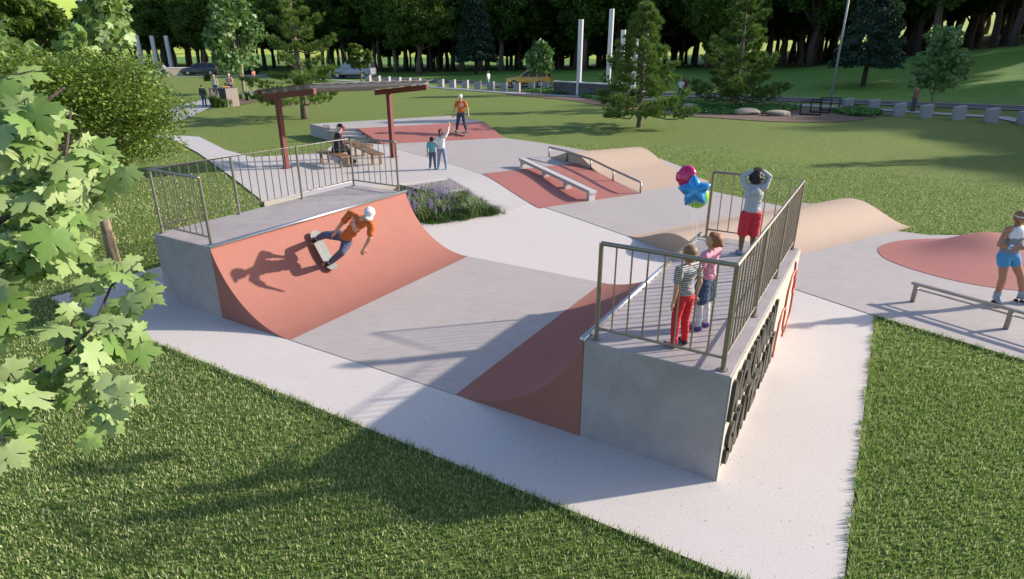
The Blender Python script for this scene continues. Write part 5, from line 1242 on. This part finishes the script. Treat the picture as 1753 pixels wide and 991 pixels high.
# cars
GLS=simple('car_glass',(.02,.025,.03),.08,bumps=0); TYR=simple('tyre_rubber',(.02,.02,.02),.8); RIM=simple('alloy_rim',(.45,.45,.46),.35,.7); RLT=simple('red_lamp_glass',(.4,.01,.01),.2,bumps=0); HLT=simple('clear_lamp_glass',(.6,.62,.65),.15,bumps=0)
def car(label,u,v,rz,paint,prof,cab,L,W=1.8,scale=1,van=False,name='parked_car',cat='car'):
    x,y,z=GT(u,v); t=empty(name,(x,y,z+.03),rz); tag(t,label,cat); pm=simple(name+'_paint',paint,.28,.2,.05,3,0,coat=.7)
    def ext(pts,w0,w1,zr):
        n=len(pts); vv=[];z0,z1=zr
        for s in (-1,1):
            for px,pz in pts: f=min(1,max(0,(pz-z0)/(z1-z0))); hw=(w0+(w1-w0)*f)/2; vv.append((px,s*hw,pz))
        return MB().add(vv,[tuple(range(n)),tuple(range(2*n-1,n-1,-1))]+[(i,n+i,n+(i+1)%n,(i+1)%n) for i in range(n)])
    o=ext(prof,W,W*.96,(.3,1.0)).build('body',pm,t,bevel=.06); autosmooth(o,40)
    o=ext(cab,W*.93,W*.74,(.95,1.6)).build('cabin',pm,t,bevel=.05); autosmooth(o,40)
    # windows sit proud of the cabin sides
    x0,x1=min(p[0] for p in cab),max(p[0] for p in cab); zt=max(p[1] for p in cab); zb=.98
    cx_=sum(p[0] for p in cab)/len(cab)
    for s in (-1,1):
        for (a,b) in ((.06,.36),(.39,.66),(.69,.93)):
            if van and a>.38: continue
            def X(f,zz):
                k=(zz-zb)/(zt-zb); lo=cab[0][0]+(cab[1][0]-cab[0][0])*k; hi=cab[3][0]+(cab[2][0]-cab[3][0])*k; return lo+(hi-lo)*f
            zz0,zz1=zb+.03,zt-.10; ww=lambda zz:(W*.93+(W*.74-W*.93)*min(1,max(0,(zz-.95)/.65)))/2+.006
            q4=[(X(a,zz0),s*ww(zz0),zz0),(X(b,zz0),s*ww(zz0),zz0),(X(b,zz1),s*ww(zz1),zz1),(X(a,zz1),s*ww(zz1),zz1)]; q8=q4+[(p[0],p[1]+s*.006,p[2]) for p in q4]
            MB().add(q8,[(0,1,2,3),(4,5,6,7),(0,1,5,4),(1,2,6,5),(2,3,7,6),(3,0,4,7)]).build('window',GLS,t)
    for (p0,p1) in ((cab[0],cab[1]),(cab[3],cab[2])):
        d=-.012 if p0[0]<0 else .012; w0=W*.80/2; w1=W*.66/2; a=(p0[0]+(p1[0]-p0[0])*.08,p0[1]+(p1[1]-p0[1])*.08); b=(p0[0]+(p1[0]-p0[0])*.86,p0[1]+(p1[1]-p0[1])*.86)
        vv=[(a[0]+d,-w0,a[1]),(a[0]+d,w0,a[1]),(b[0]+d,w1,b[1]),(b[0]+d,-w1,b[1])]; vv+=[(p[0]+d,p[1],p[2]+.004) for p in vv]; MB().add(vv,[(0,1,2,3),(4,5,6,7),(0,1,5,4),(1,2,6,5),(2,3,7,6),(3,0,4,7)]).build('windscreen',GLS,t)
    for wx in (-L*.31,L*.31):
        for s in (-1,1):
            wl=MB().tube([(wx,s*(W/2-.2),.34),(wx,s*(W/2+.012),.34)],.34,22).build('wheel',TYR,t,smooth=False); MB().tube([(wx,s*(W/2+.01),.34),(wx,s*(W/2+.025),.34)],.215,18).build('rim',RIM,wl)
    for s in (-1,1):
        MB().box((L/2-.05,s*W*.36,.74),(.12,.32,.16)).build('headlight',HLT,t,bevel=.02); MB().box((-L/2+.04,s*W*.40,.86),(.10,.24,.26)).build('tail_light',RLT,t,bevel=.02)
        MB().box((.55,s*(W/2+.06),1.03),(.12,.16,.11)).build('mirror',pm,t,bevel=.02)
    MB().box((-L/2-.012,0,.66),(.02,.50,.12)).build('number_plate',HLT,t); MB().box((0,0,.30),(L*.9,W*.9,.14)).build('underbody',TYR,t)
    t.scale=(scale,)*3; return t
suvp=[(-2.2,.35),(-2.25,.75),(-2.15,1.0),(.95,1.0),(1.9,.90),(2.2,.70),(2.2,.35)]; suvc=[(-2.1,.96),(-1.75,1.55),(.15,1.58),(1.0,.96)]
car('yellow sport utility car driving past behind the small maple',906,149,R_(180-14),(.60,.32,.02),suvp,suvc,4.4,1.85,1.02)
vanp=[(-2.45,.38),(-2.5,1.0),(-2.45,1.1),(1.2,1.1),(2.1,.98),(2.45,.75),(2.45,.38)]; vanc=[(-2.45,1.05),(-2.35,1.95),(.35,1.95),(1.25,1.05)]
car('grey panel van parked behind the round tree and tall pine',605,134,R_(180-8),(.30,.31,.36),vanp,vanc,4.9,1.9,1.18,True,'parked_van','van')
car('dark blue grey estate car parked behind the pale stone wall',346,129,R_(186),(.035,.04,.055),[(-2.4,.35),(-2.4,1.0),(1.1,1.0),(2.1,.88),(2.4,.7),(2.4,.35)],[(-2.35,.96),(-2.1,1.60),(.3,1.60),(1.15,.96)],4.8,1.85,1.1)

# ------------------------------------------------------------------ beds: ground cover, border plants
def tuft(name,label,cat,x,y,z,n,h,spread,mat,seed,wd=.010,lean=.9,flower=None,s=1,group=None):
    r=np.random.default_rng(seed); ph=r.uniform(0,6.283,n); hh=h*r.uniform(.6,1.1,n); k=r.uniform(.1,1,n)**.7*lean; base=np.stack([r.normal(0,spread*.25,n),r.normal(0,spread*.25,n),np.zeros(n)],1)
    d=np.stack([np.cos(ph),np.sin(ph),np.zeros(n)],1); sdv=np.stack([-np.sin(ph),np.cos(ph),np.zeros(n)],1)*wd; u=np.array([0,0,1.])
    p1=base+d*(hh*k*.35)[:,None]+u*(hh*.65)[:,None]; p2=base+d*(hh*k*.95)[:,None]+u*(hh*(1-.45*k**2))[:,None]
    v=np.stack([base-sdv,base+sdv,p1-sdv,p1+sdv,p2,p2+sdv*.15],1).reshape(-1,3); i=np.arange(n)[:,None]*6; f=np.concatenate([i+np.array([[0,1,3,2]]),i+np.array([[2,3,5,4]])],0)
    t=empty(name,(x,y,z)); tag(t,label,cat,group,'thing'); npmesh('leaves',v,f,mat,t)
    if flower:
        m=MB(); 
        for j in range(flower[0]):
            a=r.uniform(0,6.28); rr_=spread*r.uniform(.05,.7); bx2,by2=rr_*math.cos(a),rr_*math.sin(a); hz=h*r.uniform(.95,1.35); m.tube([(bx2*.4,by2*.4,0),(bx2,by2,hz*.7)],.004,4)
            for q_ in range(9): m.sphere((bx2+r.normal()*.006,by2+r.normal()*.006,hz*(.62+.05*q_)),(.017-.0012*q_,.017-.0012*q_,.016),6,4)
        m.build('flower_spikes',flower[1],t,fix=False)
    return t
M['liri']=leafmat('dark_strap_leaves',[(.02,.06,.012),(.05,.11,.02),(.09,.15,.03)],.2,.4)
M['pale_strap']=leafmat('pale_strap_leaves',[(.10,.17,.05),(.22,.28,.12),(.35,.38,.2)],.25,.4)
PUR=simple('purple_flowers',(.24,.17,.36),.7); CRM=simple('cream_plumes',(.55,.48,.33),.8)
r=np.random.default_rng(9); pts=[]
while len(pts)<64:
    x,y=r.uniform(-3.3,-.3),r.uniform(14.9,18.7)
    if pip(np.array([x]),np.array([y]),PLANTER)[0]:
        cp_=np.array((x,y)); c=np.array([-1.85,16.1]); q_=c+(cp_-c)*.84
        if all(np.hypot(*(q_-p))>.20 for p in pts) or r.uniform()<.01: pts.append(q_)
    if r.uniform()<.0002: break
for i,p in enumerate(sorted(pts,key=lambda p:-p[1])):
    left=(p[0]<-1.6); kind=0 if (i%3!=1 and i%2==0) else (1 if (i%3==1 and left) else 2)
    if kind==0: tuft('ornamental_grass','pale strap leaved grass clump in the triangular planting bed','plant',p[0],p[1],-.02,210,.46,.3,M['pale_strap'],i,.009,.95,group='pale grass clumps of the triangular bed')
    elif kind==1: tuft('lilyturf_plant','dark clump with purple flower spikes in the triangular planting bed','plant',p[0],p[1],-.02,150,.36,.45,M['liri'],i,.010,1.0,(8,PUR),group='purple flowering clumps of the triangular bed')
    else: tuft('shrub','dense dark green feathery shrub in the triangular planting bed','plant',p[0],p[1],-.02,420,.30,.55,M['liri'],i,.006,1.2,group='dark shrubs of the triangular bed')
def cover(name,poly,n,seed,h=.28,size=.13,z0=0):
    r=np.random.default_rng(seed); P_=np.array(poly); x=r.uniform(P_[:,0].min(),P_[:,0].max(),n*4); y=r.uniform(P_[:,1].min(),P_[:,1].max(),n*4); ok=pip(x,y,[tuple(p) for p in poly]); x,y=x[ok][:n],y[ok][:n]
    c=np.sin(x*3.1+1)*np.cos(y*2.7)*.5+.5; z=T(x,y)+r.uniform(0,1,len(x))*h*(.45+.55*c)+.02+z0
    v,f=leaves(np.stack([x,y,z],1),size,None,0,1.1,r,flat=1.2); o=npmesh(name,v,f,M['hedge']); tag(o,kind='stuff'); return o
GC=lambda *p:[tuple(q_) for q_ in closed(g(*p,z=.4),40)]
cover('ground_cover',GC((1125,186),(1165,192),(1225,196),(1300,196),(1350,192),(1370,184),(1300,179),(1200,174),(1130,174)),9000,1)
cover('ground_cover',GC((1425,190),(1440,196),(1480,200),(1510,196),(1490,190),(1455,187)),3500,2)
cover('ground_cover',GC((895,157),(930,161),(975,162),(960,157),(925,154)),2500,3)
cover('ground_cover',GC((992,166),(1030,172),(1075,178),(1095,176),(1060,168),(1015,163)),3500,4)
m=MB()
# planted margin of bright grass round the bed toe
edge=[PLANTER[2],PLANTER[3],PLANTER[4]]
V_=[];r=np.random.default_rng(12)
for a,b in zip(edge[:-1],edge[1:]):
    n=1300; f=r.uniform(0,1,n); x=a[0]+(b[0]-a[0])*f+r.uniform(-.12,.05,n); y=a[1]+(b[1]-a[1])*f+r.uniform(0,.16,n); ph=r.uniform(0,6.28,n); h_=r.uniform(.03,.08,n); wx,wy=np.cos(ph)*.006,np.sin(ph)*.006
    V_.append(np.stack([np.stack([x-wx,y-wy,x*0-.03],1),np.stack([x+wx,y+wy,x*0-.03],1),np.stack([x+wy*5,y+wx*5,h_],1)],1).reshape(-1,3))
V_=np.concatenate(V_); o=npmesh('border_grass',V_,np.arange(len(V_)).reshape(-1,3),leafmat('bright_border_grass',[(.10,.28,.01),(.16,.40,.02)],.3)); tag(o,kind='stuff')
# boulder bed on the left
def planterbox():
    x,y,z=GT(378,182); t=empty('stone_block',(x,y,z),-.25); tag(t,'large dark rectangular stone block with a plant on top by the left path','rock')
    bm=MB().box((0,.5,.55),(1.35,1.3,1.3)); bm.build('block',concrete('dark_granite',(.07,.065,.07),.25,.2,.7,False,.5),t,bevel=.04); MB().box((.68,.5,.55),(.02,1.28,1.25)).build('cut_face',concrete('granite_cut_face',(.20,.17,.15)),t,bevel=.005)
planterbox()
for i,(u,v,h_,kd) in enumerate([(366,184,.95,1),(372,184,.9,1),(386,183,.6,0),(392,182,.55,0),(425,172,.8,1),(440,168,.7,1),(412,170,.6,0)]):
    x,y,z=GT(u,v); tuft('ornamental_grass',['plumed grass at the foot of the stone block, leftmost clump','plumed grass at the foot of the stone block, second clump','spiky strap plant right of the stone block','spiky strap plant beside the cut face of the stone block','plumed grass under the leaning maple','plumed grass nearest the tall pine','spiky strap plant behind the mulch of the left bed'][i],'plant',x,y,z,160,h_,.35,M['pale_strap'] if not kd else M['liri'],50+i,.02,.8,(14,CRM) if kd else None)
x,y,z=GT(379,160); tuft('shrub','leafy plant growing on top of the dark stone block','plant',x,y-2.2,z+1.15,200,.6,.4,M['liri'],70,.03,1.0)
def chair():
    x,y,z=GT(392,170); t=empty('lounge_chair',(x,y,z),.6); tag(t,'orange reclined chair to the right of the dark stone block','chair'); om=simple('orange_shell',(.60,.24,.04),.5)
    MB().box((0,0,.36),(.6,.55,.06)).build('seat',om,t,bevel=.02); MB().box((0,.32,.66),(.6,.07,.62),mat=Matrix.Rotation(-.3,4,'X')).build('backrest',om,t,bevel=.02)
    for xx in (-.26,.26):
        for yy in (-.22,.24): MB().box((xx,yy,.17),(.04,.04,.34)).build('leg',blackc,t)
chair()
for i,(u,v) in enumerate([(388,128),(402,127.5),(417,127),(432,127)]):
    x,y,z=GT(u,v); tuft('shrub',['leftmost low grey green shrub in the row right of the dark car','second low grey green shrub right of the dark car','third low grey green shrub right of the dark car','fourth low grey green shrub, nearest the leaning maple'][i],'plant',x,y,z,300,1.0,1.6,M['leaf_blue'] if i%2 else M['pale_strap'],90+i,.05,1.3)
